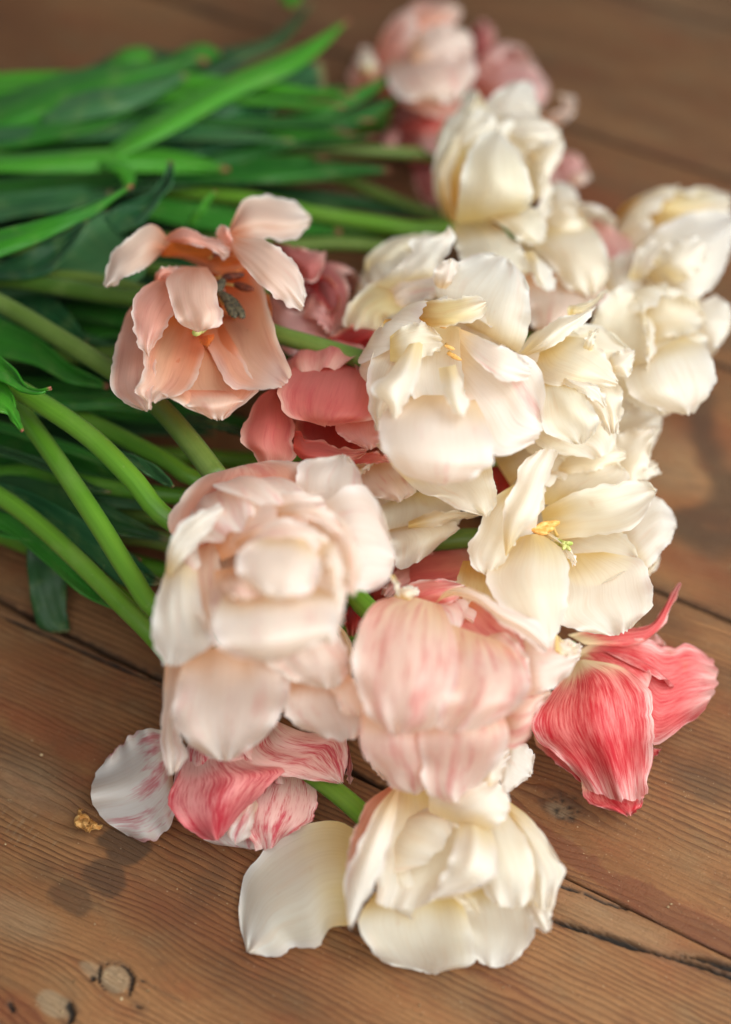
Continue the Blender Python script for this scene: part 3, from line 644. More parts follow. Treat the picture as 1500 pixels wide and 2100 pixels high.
# --- 12 the big white bloom in the middle
t = tulip('largest white double bloom in the middle, faint pink marks on its petals', (760, 740, 8))
stem(t, [(-200, 600, 5.4), (150, 570, 6.2), (420, 640, 7.4), (480, 652, 7.7), (570, 686, 8.0), (660, 712, 8.2), (760, 742, 8.3)], 0.33, STEMD)
cup(t, WHITE, (780, 745, 7.2), (930, 800, 8.6), 2.4, 6, seed=12)
petal(t, CREAM, [(800, 950), (858, 1008), (905, 1022), (945, 1046), (985, 1056)], [(1000, 930), (1012, 965), (1019, 1010), (1016, 1040), (1002, 1057)], [7.4, 7.8, 8.0, 7.7], .35)
petal(t, CREAM, [(830, 680), (790, 690), (764, 730), (754, 772), (757, 830), (772, 880)], [(890, 690), (880, 740), (850, 790), (820, 820), (800, 850), (795, 890)], [8.6, 9.8, 10.4, 10.2, 9.8], .7)
petal(t, WHITE, [(930, 660), (896, 606), (900, 560), (950, 530), (1000, 514), (1028, 528)], [(1030, 700), (1062, 722), (1080, 690), (1089, 632), (1080, 572), (1050, 540)], [8.6, 9.4, 9.9, 9.9, 9.5], .4, rf=.2, pl=.10)
petal(t, PINKW, [(895, 590), (888, 566), (902, 540), (918, 532)], [(915, 592), (932, 572), (942, 545), (932, 532)], [10.0, 10.4, 10.3], .3, rf=.1)
petal(t, PINKW, [(925, 672), (1000, 700), (1070, 722), (1106, 752), (1120, 800), (1112, 850)], [(915, 730), (950, 810), (985, 875), (1010, 932), (1050, 932), (1094, 908)], [9.8, 10.7, 11.0, 10.8, 10.2], -.3, rf=.2, pl=.14)
petal(t, WHITE, [(845, 660), (838, 740), (842, 800), (870, 870)], [(945, 670), (945, 740), (955, 800), (975, 870)], [10.2, 10.6, 10.9, 10.9], -.5, pl=.1)
petal(t, PINKW, [(850, 810), (792, 842), (775, 882), (788, 930), (828, 974), (880, 988)], [(970, 810), (1000, 870), (1014, 944), (992, 966), (962, 986), (925, 988)], [10.4, 11.5, 11.9, 11.5, 10.4], .7, rf=.16, pl=.08)
petal(t, YELLOW, [(848, 645), (872, 620), (930, 612), (972, 606), (990, 612)], [(850, 655), (898, 672), (950, 664), (985, 648), (998, 630)], [10.6, 11.3, 11.5, 11.2], .4, rf=.08)
petal(t, WHITE, [(840, 705), (800, 762), (764, 788), (770, 812), (796, 832), (804, 880)], [(868, 700), (862, 760), (848, 800), (830, 832), (816, 862), (808, 888)], [11.0, 11.6, 12.0, 11.8, 11.4], .35, rf=.12)
petal(t, YELLOW, [(790, 655), (782, 670), (784, 690)], [(830, 650), (812, 672), (798, 694)], [9.8, 10.2, 10], .3)
petal(t, CREAM, [(800, 690), (830, 668), (870, 662), (900, 680)], [(800, 740), (830, 745), (860, 735), (900, 720)], [10.6, 11.0, 10.9], .5)
petal(t, WHITE, [(900, 755), (908, 800), (930, 842), (946, 852)], [(935, 748), (952, 800), (960, 830), (956, 852)], [11.2, 12.0, 12.3, 12.1], .4, rf=.1)
petal(t, PINKW, [(940, 672), (985, 690), (1040, 712), (1085, 745)], [(945, 700), (985, 750), (1030, 780), (1080, 780)], [11.0, 11.5, 11.6, 11.1], .3, rf=.12)
for i, (a_, b_) in enumerate(((922, 712), (928, 728), (936, 734), (905, 668))):
    stamen(t, (a_ - 6, b_ - 6, 10.3), (a_, b_, 11.15), ANTHERO, 0.07, 0.2, i, -.5, 0)

# --- 13 white bloom right of it
t = tulip('white frilly bloom touching the right side of the biggest white bloom', (1060, 800, 6.5))
stem(t, [(-200, 740, 3.4), (60, 815, 4.6), (200, 872, 5.0), (330, 938, 5.2), (440, 985, 5.0), (700, 900, 4.6), (1060, 805, 6.4)], 0.33)
cup(t, CREAM, (1060, 800, 5.6), (1190, 810, 7.4), 2.0, 6, seed=13)
petal(t, CREAM, [(1060, 860), (1090, 900), (1140, 930), (1200, 940)], [(1120, 780), (1200, 830), (1262, 880), (1260, 920)], [6.4, 7.2, 7.4, 7.0], .5)
petal(t, WHITE, [(1140, 790), (1200, 830), (1235, 868), (1248, 892)], [(1230, 760), (1266, 780), (1278, 830), (1266, 884)], [7.6, 8.3, 8.5, 8.2], .4, rf=.28, rag=4)
petal(t, CREAM, [(1080, 740), (1130, 700), (1180, 668), (1222, 664), (1262, 688), (1290, 714)], [(1120, 780), (1180, 770), (1230, 760), (1262, 748), (1284, 735), (1296, 722)], [7.6, 8.4, 8.6, 8.2], .4, rf=.2)
petal(t, WHITE, [(1240, 745), (1262, 722), (1285, 716), (1300, 718)], [(1250, 768), (1275, 772), (1292, 768), (1300, 740)], [8.2, 8.7, 8.5], .3)
petal(t, CREAM, [(1092, 735), (1098, 775), (1140, 792), (1195, 796), (1262, 792)], [(1165, 688), (1215, 698), (1248, 735), (1262, 765), (1268, 778)], [8.4, 9.3, 9.7, 9.5, 9.0], .7, rf=.1)
petal(t, WHITE, [(1195, 715), (1205, 690), (1225, 672)], [(1215, 720), (1222, 695), (1230, 676)], [9.6, 9.9, 9.8], .15, rf=.15)
petal(t, WHITE, [(1068, 724), (1100, 690), (1136, 655), (1178, 646), (1212, 634)], [(1084, 728), (1130, 712), (1172, 682), (1202, 655), (1226, 626)], [9.2, 9.9, 10.0, 9.7], .45, rf=.06)
petal(t, CREAM, [(1165, 648), (1167, 628), (1206, 619), (1244, 592)], [(1180, 644), (1198, 640), (1222, 624), (1247, 596)], [9.4, 9.5, 9.5], .1, rf=.06)
petal(t, CREAM, [(1110, 750), (1106, 830), (1112, 880), (1150, 902), (1178, 910)], [(1150, 770), (1192, 800), (1226, 856), (1224, 882), (1204, 904)], [8.4, 9.6, 9.9, 9.5, 9.0], .5, rf=.14, lip=.06)
petal(t, WHITE, [(1130, 760), (1160, 790), (1200, 810), (1238, 838)], [(1150, 755), (1190, 778), (1230, 795), (1245, 830)], [9.4, 9.9, 9.8], .2, rf=.15)

# --- 19 low cream bloom with a frilled edge
t = tulip('low cream bloom with toothed petal edges above the open cream bloom', (1080, 960, 2.4))
stem(t, [(-200, 880, 0.8), (300, 930, 1.5), (800, 960, 2), (1080, 965, 2.4)], 0.34)
cup(t, CREAM, (1090, 965, 2.2), (1240, 930, 3.6), 1.9, 5, seed=19)
petal(t, CREAM, [(1130, 900), (1200, 880), (1270, 850), (1335, 832), (1354, 846)], [(1180, 960), (1240, 950), (1290, 945), (1335, 925), (1352, 890)], [3.4, 4.4, 4.6, 4.2], .4, rf=.2)
petal(t, WHITE, [(1230, 930), (1270, 890), (1310, 876), (1340, 872)], [(1250, 990), (1290, 995), (1325, 965), (1338, 915)], [4.6, 5.2, 5.1], .4, rf=.2, rag=4)
petal(t, CREAM, [(1170, 960), (1230, 945), (1290, 945), (1335, 942)], [(1200, 1010), (1260, 1005), (1320, 992), (1354, 970)], [4.6, 5.0, 4.6], .3, rf=.2, rag=5)
petal(t, WHITE, [(1295, 960), (1320, 955), (1352, 962)], [(1300, 985), (1325, 982), (1354, 972)], [4.9, 5.0, 4.8], .12, res=(10, 12))
petal(t, CREAM, [(1010, 935), (1060, 912), (1120, 895), (1180, 900)], [(1050, 1000), (1100, 975), (1160, 950), (1200, 940)], [4.6, 5.4, 5.6], .4)
petal(t, CREAM, [(1100, 930), (1160, 905), (1230, 900), (1280, 920)], [(1130, 980), (1190, 970), (1240, 960), (1280, 940)], [5.4, 6.0, 5.8], .3, rf=.15)

# --- 14 white bloom on the right
t = tulip('smooth white bloom with a round lower lobe at the right edge of the heap', (1230, 690, 4))
stem(t, [(-200, 640, 0.7), (500, 690, 1.2), (1000, 700, 2.5), (1240, 695, 4)], 0.34)
cup(t, CREAM, (1240, 690, 3.6), (1380, 730, 5), 2.1, 6, seed=14)
petal(t, CREAM, [(1240, 700), (1262, 780), (1300, 830), (1350, 850)], [(1300, 660), (1360, 740), (1390, 800), (1380, 845)], [4.6, 5.4, 5.6, 5.2], .4)
petal(t, WHITE, [(1400, 640), (1440, 616), (1476, 610), (1502, 636), (1500, 670)], [(1410, 700), (1440, 716), (1462, 718), (1482, 702), (1496, 682)], [4.8, 5.4, 5.5, 5.0], .5)
petal(t, CREAM, [(1300, 630), (1360, 606), (1415, 612), (1446, 640)], [(1320, 710), (1370, 690), (1420, 682), (1444, 664)], [5.6, 6.2, 6.2, 5.8], -.4, lip=.1)
petal(t, CREAM, [(1310, 690), (1330, 740), (1375, 760)], [(1390, 655), (1445, 690), (1450, 740)], [5.8, 6.2, 6.2], -.2, rf=.2)
petal(t, WHITE, [(1320, 730), (1282, 770), (1300, 815), (1350, 840), (1395, 848)], [(1400, 690), (1446, 712), (1470, 758), (1458, 808), (1425, 842)], [6.0, 6.9, 7.2, 6.8, 6.0], .8, rf=.1, pl=.06)
petal(t, CREAM, [(1200, 700), (1222, 640), (1245, 606), (1282, 588), (1308, 606)], [(1285, 790), (1318, 772), (1328, 720), (1326, 660), (1318, 622)], [6.0, 7.0, 7.3, 6.9], -.6, lip=.1)
petal(t, WHITE, [(1300, 640), (1318, 650), (1330, 700), (1326, 760)], [(1312, 640), (1340, 660), (1345, 710), (1335, 765)], [7.0, 7.3, 7.2], .1)

# --- 15 white bloom far right
t = tulip('white round bloom farthest to the right against the wood', (1270, 500, 2.6))
stem(t, [(-200, 480, 0.7), (500, 470, 1.0), (1000, 480, 1.5), (1270, 505, 2.6)], 0.33)
cup(t, CREAM, (1275, 505, 2.2), (1410, 510, 3.8), 2.1, 6, seed=15)
petal(t, YELLOW, [(1252, 470), (1275, 425), (1330, 396), (1400, 390), (1450, 383), (1495, 398)], [(1290, 510), (1340, 470), (1400, 450), (1450, 440), (1490, 430), (1500, 420)], [3.0, 4.2, 4.8, 4.8, 4.4], .7)
petal(t, CREAM, [(1270, 520), (1292, 575), (1335, 605), (1370, 612)], [(1340, 500), (1380, 560), (1400, 600), (1390, 615)], [3.6, 4.4, 4.6, 4.3], .5)
petal(t, WHITE, [(1300, 540), (1315, 492), (1370, 458), (1440, 430), (1495, 428)], [(1345, 590), (1385, 612), (1440, 605), (1482, 562), (1506, 495)], [4.4, 5.6, 6.0, 5.6, 4.8], .9, rf=.2, pl=.1)
petal(t, WHITE, [(1340, 540), (1375, 500), (1420, 480)], [(1390, 580), (1430, 560), (1455, 520)], [6.4, 6.8, 6.5], .5, rf=.2)
petal(t, WHITE, [(1290, 570), (1310, 510), (1350, 480)], [(1310, 575), (1345, 545), (1375, 500)], [5.8, 6.2, 6.1], .3)

# --- 17 pale blush bloom under the tall cream tulip
t = tulip('pale blush bloom wedged between the tall cream tulip and the frilly white one', (1090, 520, 3))
stem(t, [(-200, 300, 1.6), (300, 310, 2.2), (560, 330, 2.6), (700, 368, 2.8), (820, 415, 3.0), (930, 455, 3.2), (1090, 515, 3.2)], 0.28, STEMD)
cup(t, CREAM, (1080, 510, 2.8), (1210, 540, 4), 2.0, 6, seed=17)
petal(t, PINK, [(1180, 470), (1225, 449), (1272, 476), (1310, 500)], [(1190, 540), (1240, 545), (1285, 545), (1312, 522)], [3.6, 4.4, 4.6, 4.2], .4)
petal(t, WHITE, [(1220, 560), (1255, 530), (1300, 510), (1320, 530)], [(1230, 630), (1270, 640), (1310, 610), (1322, 570)], [4.4, 4.9, 4.8], .4)
petal(t, WHITE, [(1115, 400), (1140, 374), (1175, 384), (1196, 428)], [(1115, 460), (1150, 465), (1185, 455), (1196, 440)], [4.2, 4.8, 4.8, 4.4], .4)
petal(t, BLUSH, [(1075, 560), (1082, 630), (1095, 672), (1130, 690)], [(1210, 560), (1245, 595), (1215, 640), (1160, 672)], [5.2, 6.0, 6.2, 5.9], .4)
petal(t, CREAM, [(1070, 480), (1115, 530), (1155, 580), (1195, 605)], [(1180, 430), (1230, 480), (1252, 550), (1236, 592)], [5.4, 6.4, 6.6, 6.1], .8, rf=.2, pl=.1)
petal(t, CREAM, [(1100, 440), (1130, 430), (1170, 430), (1195, 455)], [(1100, 490), (1140, 490), (1180, 485), (1198, 470)], [5.6, 6.2, 6.0], .4, rf=.15)

# --- 16 tall cream tulip at the back
t = tulip('tall upright cream tulip with yellow base at the back of the heap', (928, 458, 5))
stem(t, [(-200, 350, 2), (200, 380, 3.2), (490, 405, 4.2), (640, 437, 4.6), (760, 456, 4.8), (860, 470, 4.9), (935, 462, 5)], 0.33)
cup(t, CREAM, (935, 455, 4.8), (1030, 280, 6.8), 1.9, 6, seed=16)
petal(t, WHITE, [(980, 290), (985, 232), (1010, 194), (1050, 168), (1072, 166)], [(1090, 270), (1106, 236), (1104, 205), (1096, 180), (1086, 168)], [6.2, 7.0, 7.4, 7.4], .3, rf=.15)
petal(t, CREAM, [(926, 458), (893, 402), (889, 350), (904, 290), (938, 222), (974, 183)], [(940, 455), (925, 400), (932, 340), (955, 280), (970, 240), (981, 190)], [5.4, 6.8, 7.6, 7.6, 7.2], .5, rf=.08)
petal(t, YELLOW, [(930, 456), (904, 395), (912, 325), (938, 275), (962, 222), (978, 188)], [(945, 450), (940, 390), (960, 325), (985, 265), (1005, 232), (988, 200)], [5.6, 7.2, 8.0, 8.0, 7.5], -.4, lip=.14)
petal(t, WHITE, [(1060, 300), (1108, 288), (1142, 276), (1157, 298), (1150, 325)], [(1078, 425), (1108, 402), (1128, 362), (1140, 345), (1148, 334)], [6.6, 7.6, 7.8, 7.4], .5, rf=.18)
petal(t, WHITE, [(985, 280), (1012, 246), (1056, 228), (1108, 240), (1146, 262)], [(1050, 310), (1090, 304), (1125, 296), (1148, 284), (1152, 276)], [7.2, 8.2, 8.5, 8.0], .4, rf=.2, pl=.08)
petal(t, WHITE, [(1060, 300), (1085, 320), (1110, 370), (1100, 430), (1080, 470)], [(1075, 300), (1110, 320), (1132, 370), (1130, 425), (1112, 468)], [7.0, 7.6, 7.4, 6.8], .3, rf=.25)
petal(t, CREAM, [(928, 462), (936, 500), (948, 535), (985, 545)], [(1000, 446), (1062, 498), (1095, 552), (1068, 566)], [6.4, 7.4, 7.8, 7.4], .7)
petal(t, CREAM, [(990, 440), (1040, 470), (1075, 500), (1105, 500)], [(1060, 420), (1100, 430), (1122, 460), (1118, 490)], [7.4, 7.9, 7.6], .3, rf=.15)
petal(t, CREAM, [(934, 458), (944, 384), (961, 312), (985, 276), (1010, 265)], [(1040, 450), (1084, 425), (1092, 385), (1072, 322), (1042, 285)], [7.0, 8.6, 9.4, 9.4, 8.8], .7, rf=.12, pl=.07)
petal(t, WHITE, [(1074, 518), (1088, 552), (1104, 584), (1122, 597)], [(1092, 515), (1122, 546), (1141, 574), (1136, 592)], [8.0, 8.2, 7.8], .2, rf=.05)

# --- 20..23 the blurred pink blooms at the back
t = tulip('pale pink tulip farthest back at the top with a domed petal', (770, 160, 2))
stem(t, [(-200, 330, 3), (200, 310, 3.2), (450, 290, 3), (640, 235, 2.6), (790, 165, 2.2)], 0.34)
cup(t, PEACHO, (770, 165, 1.6), (900, 110, 3.2), 2.0, 6, seed=20)
petal(t, BLUSHD, [(782, 130), (783, 75), (818, 28), (868, 4), (920, 2)], [(830, 120), (872, 92), (915, 62), (940, 40), (946, 22)], [3.0, 4.2, 4.6, 4.2], .6)
petal(t, BLUSH, [(790, 110), (800, 180), (830, 206), (885, 208)], [(920, 50), (966, 86), (978, 145), (950, 196)], [3.0, 4.6, 5.0, 4.6], .7)
petal(t, BLUSHP, [(840, 90), (870, 60), (915, 50), (955, 62)], [(850, 140), (900, 130), (945, 115), (972, 95)], [4.8, 5.3, 5.2], .4)
petal(t, BLUSHD, [(800, 180), (830, 215), (870, 232)], [(900, 190), (930, 210), (930, 236)], [3.6, 4.2, 4.0], .3)
petal(t, PEACHO, [(735, 190), (716, 160), (728, 125), (748, 95)], [(790, 190), (788, 150), (775, 120), (760, 98)], [2.6, 3.2, 3.2], .4)
petal(t, CREAM, [(742, 150), (735, 125), (748, 98)], [(772, 150), (772, 125), (756, 98)], [3.6, 3.9, 3.7], .2)
petal(t, DUSKY, [(960, 75), (985, 42), (1008, 52)], [(970, 140), (998, 130), (1014, 90)], [3.0, 3.6, 3.6], .3)
t = tulip('bright pink tulip at the back, right behind the tall cream tulip', (960, 190, 2))
stem(t, [(-200, 340, 1.4), (400, 330, 1.8), (700, 260, 1.6), (960, 195, 2)], 0.33)
cup(t, PINK, (960, 190, 1.4), (1070, 175, 2.6), 1.7, 6, seed=21)
petal(t, PINK, [(970, 155), (1010, 130), (1060, 125), (1100, 140), (1126, 178)], [(980, 215), (1020, 230), (1075, 225), (1110, 215), (1124, 195)], [2.6, 3.6, 3.8, 3.2], .6)
petal(t, BLUSH, [(1090, 240), (1130, 230), (1156, 222), (1152, 204), (1140, 198)], [(1130, 268), (1162, 248), (1182, 222), (1174, 200), (1152, 191)], [2.8, 3.4, 3.6, 3.6], .2)
t = tulip('reddish pink tulip in shade at the back beneath the pale one', (810, 250, 1.6))
stem(t, [(-200, 380, 0.8), (400, 350, 1.2), (700, 270, 1.2), (815, 250, 1.6)], 0.32)
cup(t, DUSKY, (810, 255, 1.2), (920, 260, 2.2), 1.7, 6, seed=22)
petal(t, CORAL, [(812, 225), (835, 205), (880, 195), (940, 190)], [(820, 260), (850, 275), (900, 275), (945, 250)], [2.4, 3.2, 3.2], .4)
petal(t, PINK, [(850, 270), (868, 300), (900, 318), (930, 318)], [(930, 230), (960, 260), (955, 290), (945, 312)], [2.8, 3.4, 3.2], .4)
petal(t, PINK, [(784, 278), (788, 300), (806, 306)], [(798, 262), (818, 272), (818, 296)], [2.2, 2.5, 2.3], .2)
petal(t, DUSKY, [(845, 335), (855, 390), (880, 420)], [(905, 330), (920, 380), (905, 420)], [1.8, 2.4, 2.2], .3)
t = tulip('small pink tulip peeking out right of the tall cream tulip', (1060, 360, 1.4))
stem(t, [(-200, 360, 3.0), (300, 335, 3.4), (480, 318, 3.4), (620, 306, 3.4), (760, 310, 3.3), (910, 322, 2.8), (1060, 360, 1.6)], 0.28, STEMD)
cup(t, PINK, (1060, 362, 1.2), (1150, 345, 1.8), 1.3, 5, seed=23)
petal(t, PINK, [(1130, 330), (1160, 312), (1188, 318), (1202, 345)], [(1130, 385), (1160, 390), (1190, 378), (1204, 360)], [1.8, 2.4, 2.3], .4)
petal(t, BLUSH, [(1170, 360), (1190, 352), (1208, 355)], [(1172, 382), (1192, 380), (1210, 368)], [2.6, 2.8, 2.6], .15, res=(10, 12))

# --- 11 open cream bloom, right
t = tulip('open cream bloom on the right showing orange stamens and green pistil', (985, 1105, 4))
stem(t, [(-200, 930, 1.2), (300, 1060, 2.2), (700, 1110, 3.4), (880, 1110, 4.0), (940, 1105, 4.2), (1000, 1103, 4.3)], 0.34, STEMD)
cup(t, CREAM, (1000, 1110, 3.2), (1160, 1120, 4.2), 2.2, 6, seed=11)
petal(t, WHITE, [(1240, 1100), (1290, 1050), (1340, 1018), (1372, 1040), (1386, 1066)], [(1300, 1150), (1325, 1168), (1352, 1142), (1376, 1112), (1386, 1082)], [4.0, 4.5, 4.5, 4.1], .3, rf=.12, rag=2.5)
petal(t, CREAM, [(1310, 1170), (1330, 1165), (1352, 1140)], [(1310, 1185), (1330, 1182), (1350, 1165)], [3.2, 3.4, 3.3], .2)
petal(t, CREAM, [(1070, 1030), (1100, 960), (1150, 928), (1200, 926), (1240, 940)], [(1180, 1040), (1240, 1010), (1285, 990), (1288, 970), (1270, 950)], [5.0, 5.8, 6.2, 6.1], -.3, rf=.12, pl=.06)
petal(t, YELLOW, [(950, 1150), (940, 1182), (938, 1210), (960, 1240)], [(1050, 1150), (1070, 1210), (1060, 1250), (1020, 1260)], [5.0, 6.0, 6.2, 6.0], .6)
petal(t, CREAM, [(1110, 1045), (1180, 1010), (1240, 995), (1290, 987), (1332, 990), (1346, 1002)], [(1120, 1110), (1200, 1100), (1265, 1096), (1308, 1076), (1332, 1042), (1340, 1020)], [5.0, 5.8, 6.4, 6.4, 6.0], -.5, (.35, 0), rf=.12, pl=.08, lip=.1)
petal(t, CREAM, [(1130, 1110), (1160, 1190), (1230, 1200), (1305, 1160)], [(1150, 1060), (1240, 1068), (1295, 1110), (1310, 1142)], [4.8, 5.4, 5.8, 5.7], -.5, rf=.1)
petal(t, CREAM, [(1140, 1140), (1150, 1220), (1142, 1275), (1195, 1296), (1240, 1302)], [(1230, 1130), (1318, 1150), (1337, 1195), (1338, 1245), (1300, 1280)], [5.0, 5.8, 6.0, 5.8, 5.2], -.25, rf=.16, pl=.08)
petal(t, CREAM, [(1060, 990), (1005, 1028), (982, 1080), (960, 1128), (974, 1164), (994, 1179)], [(1090, 1040), (1065, 1090), (1045, 1130), (1035, 1150), (1022, 1168), (1006, 1178)], [5.8, 6.8, 7.4, 7.3, 6.9], .5, rf=.1)
petal(t, CREAM, [(1070, 1098), (1040, 1130), (1000, 1178), (1015, 1225), (1060, 1275), (1100, 1300)], [(1110, 1094), (1150, 1124), (1166, 1162), (1166, 1228), (1155, 1280), (1140, 1310)], [6.0, 7.0, 7.4, 7.2, 6.8], .6, rf=.08)
petal(t, WHITE, [(1037, 1140), (1031, 1085), (1032, 1050), (1056, 1000), (1066, 955), (1098, 926)], [(1040, 1140), (1070, 1090), (1098, 1060), (1116, 1010), (1130, 970), (1142, 926)], [7.6, 8.4, 8.9, 8.9, 8.5], .35, rf=.06)
petal(t, WHITE, [(1110, 1095), (1150, 1120), (1175, 1160)], [(1125, 1090), (1165, 1120), (1185, 1150)], [5.8, 6.0, 6.0], .15, rf=.1)
for i, (a_, b_, ro) in enumerate(((1096, 1085, -.2), (1112, 1078, .5), (1132, 1076, .35), (1106, 1090, -.4), (1120, 1086, .2))):
    stamen(t, (a_ + 14, b_ + 28, 5.2), (a_, b_, 6.05), ANTHERO, 0.12, 0.30, i, ro, 0.1)
pi = tube(t, [(1128, 1104, 5.2), (1145, 1112, 5.9), (1162, 1118, 6.3)], 0.13, PISTIL, 'pistil', sides=8, n=10)
for i, (a_, b_) in enumerate(((1168, 1114), (1166, 1124), (1158, 1122))):
    blob(t, at(a_, b_, 6.35), (.13, .07, .07), PISTIL, 'stigma', i * 2.1, i).parent = pi

# --- 10 red flamed tulip
t = tulip('red flamed tulip lying alone on the wood at the right', (1170, 1330, 2))
stem(t, [(-200, 1060, 0.7), (300, 1160, 0.8), (700, 1300, 0.9), (1000, 1330, 1.2), (1180, 1335, 1.9)], 0.34)
cup(t, REDS, (1190, 1345, 1.2), (1310, 1470, 1.2), 1.3, 5, seed=10, spread=.5)
petal(t, REDS, [(1095, 1480), (1100, 1525), (1140, 1565), (1180, 1595), (1205, 1625)], [(1140, 1480), (1170, 1540), (1200, 1575), (1220, 1600), (1225, 1625)], [.7, .8, .8, .6], .3)
petal(t, REDS, [(1190, 1590), (1203, 1640), (1240, 1658), (1280, 1672)], [(1325, 1600), (1318, 1640), (1308, 1660), (1298, 1672)], [1.0, 1.0, .8, .5], .35, pl=.08)
petal(t, REDS, [(1335, 1530), (1344, 1535), (1353, 1536)], [(1335, 1560), (1345, 1552), (1354, 1543)], [.7, .8, .9], .1, res=(8, 8))
petal(t, PINK, [(1320, 1310), (1345, 1300), (1362, 1315)], [(1330, 1335), (1350, 1330), (1366, 1325)], [1.3, 1.4, 1.2], .15)
petal(t, REDS, [(1165, 1302), (1245, 1284), (1318, 1285), (1348, 1265), (1376, 1215), (1392, 1194)], [(1200, 1322), (1280, 1324), (1332, 1312), (1353, 1290), (1372, 1255), (1400, 1197)], [2.2, 2.3, 2.4, 2.7, 3.4], .35, rf=.08, pl=.05, tip=.05)
petal(t, REDS, [(1182, 1338), (1240, 1306), (1300, 1308), (1372, 1326), (1420, 1320), (1462, 1352)], [(1190, 1368), (1260, 1400), (1320, 1460), (1340, 1525), (1400, 1492), (1446, 1452)], [2.0, 2.4, 2.2, 1.5, .8], -.25, rf=.26, pl=.24, lip=.1, rag=4)
petal(t, REDS, [(1180, 1356), (1130, 1422), (1097, 1466), (1100, 1512), (1150, 1557), (1200, 1612)], [(1200, 1352), (1277, 1368), (1326, 1412), (1343, 1465), (1340, 1528), (1332, 1630)], [2.2, 3.0, 3.3, 2.9, 2.1, 1.2], .6, rf=.16, pl=.2, rag=4)

# --- 7 red and white bloom, lower left
t = tulip('red and white bloom spread on the wood at the lower left', (470, 1500, 2.4))
stem(t, [(-200, 900, 4.2), (-30, 1000, 4.4), (60, 1060, 4.6), (160, 1150, 4.6), (250, 1240, 4.3), (320, 1310, 4.0), (440, 1450, 2.8)], 0.35)
cup(t, REDW, (440, 1480, 1.8), (470, 1640, 1.2), 1.5, 5, seed=7, spread=.5)
petal(t, WHITER, [(345, 1640), (375, 1690), (430, 1728), (490, 1738)], [(540, 1690), (565, 1715), (545, 1740), (515, 1743)], [.8, .7, .6, .4], .3)
petal(t, WHITER, [(345, 1500), (302, 1495), (262, 1513), (224, 1548)], [(356, 1610), (360, 1662), (340, 1706), (308, 1728), (278, 1722)], [1.4, 1.4, .9, .25], .3, rf=.2, pl=.14, tip=.34)
petal(t, REDW, [(530, 1585), (500, 1640), (500, 1700), (530, 1742)], [(640, 1590), (652, 1640), (638, 1682), (580, 1722)], [1.2, 1.5, 1.4, .9], .4, pl=.06)
petal(t, DUSKY, [(690, 1540), (708, 1560), (714, 1606)], [(708, 1508), (722, 1560), (722, 1606)], [1.6, 1.6, 1.4], .1, res=(8, 12))
petal(t, REDW, [(540, 1500), (500, 1540), (520, 1572), (590, 1592), (650, 1602), (690, 1606)], [(560, 1475), (620, 1500), (680, 1506), (709, 1506), (713, 1560), (706, 1602)], [2.2, 2.5, 2.5, 2.1, 1.6], .35, pl=.12, rf=.1)
petal(t, REDT, [(390, 1530), (365, 1590), (345, 1640), (368, 1688), (410, 1716), (436, 1724)], [(470, 1535), (520, 1568), (585, 1578), (545, 1620), (490, 1680), (458, 1714)], [2.4, 2.9, 2.9, 2.4, 1.8], .6, rf=.12, pl=.08)
petal(t, WHITER, [(520, 1630), (484, 1672), (463, 1708), (476, 1727)], [(530, 1650), (518, 1696), (506, 1720), (492, 1728)], [2.2, 2.4, 2.2, 1.7], .25, rf=.04)

# --- 6 pale blush bloom below the big blush one
t = tulip('pale blush bloom hanging right below the large blush bloom', (500, 1280, 6))
stem(t, [(-160, 700, 6), (-20, 770, 6.4), (40, 840, 6.6), (110, 935, 6.8), (200, 1070, 6.8), (270, 1182, 6.8), (330, 1258, 6.6), (480, 1330, 6.0)], 0.34)
cup(t, BLUSH, (480, 1300, 5.2), (530, 1430, 3.4), 1.9, 6, seed=6)
petal(t, CREAM, [(670, 1260), (695, 1300), (706, 1350), (712, 1400)], [(690, 1275), (716, 1306), (727, 1345), (720, 1400)], [5.6, 5.8, 5.6], .3)
petal(t, BLUSHP, [(600, 1390), (582, 1448), (605, 1488), (650, 1506)], [(710, 1380), (740, 1420), (752, 1475), (740, 1507)], [6.8, 6.8, 6.2, 5.4], .25, rf=.14)
petal(t, BLUSHP, [(660, 1395), (688, 1430), (705, 1466), (735, 1472)], [(700, 1370), (730, 1400), (750, 1445), (756, 1470)], [7.2, 7.0, 6.4], .2, rf=.12)
petal(t, BLUSHP, [(520, 1310), (545, 1360), (590, 1395), (640, 1406)], [(680, 1270), (712, 1335), (718, 1372), (700, 1404)], [8.8, 8.7, 8.2, 7.4], .3, rf=.14, lip=.08)
petal(t, BLUSHP, [(340, 1340), (335, 1420), (330, 1510), (335, 1558), (346, 1588)], [(420, 1340), (380, 1430), (370, 1510), (388, 1545), (366, 1580)], [7.4, 7.0, 6.0, 5.0, 4.4], .25, rf=.08)
petal(t, BLUSHP, [(385, 1330), (364, 1400), (350, 1470), (388, 1528), (440, 1556)], [(560, 1320), (592, 1388), (582, 1450), (545, 1510), (490, 1550)], [8.8, 8.4, 7.4, 6.4, 5.2], .2, rf=.18, pl=.2)

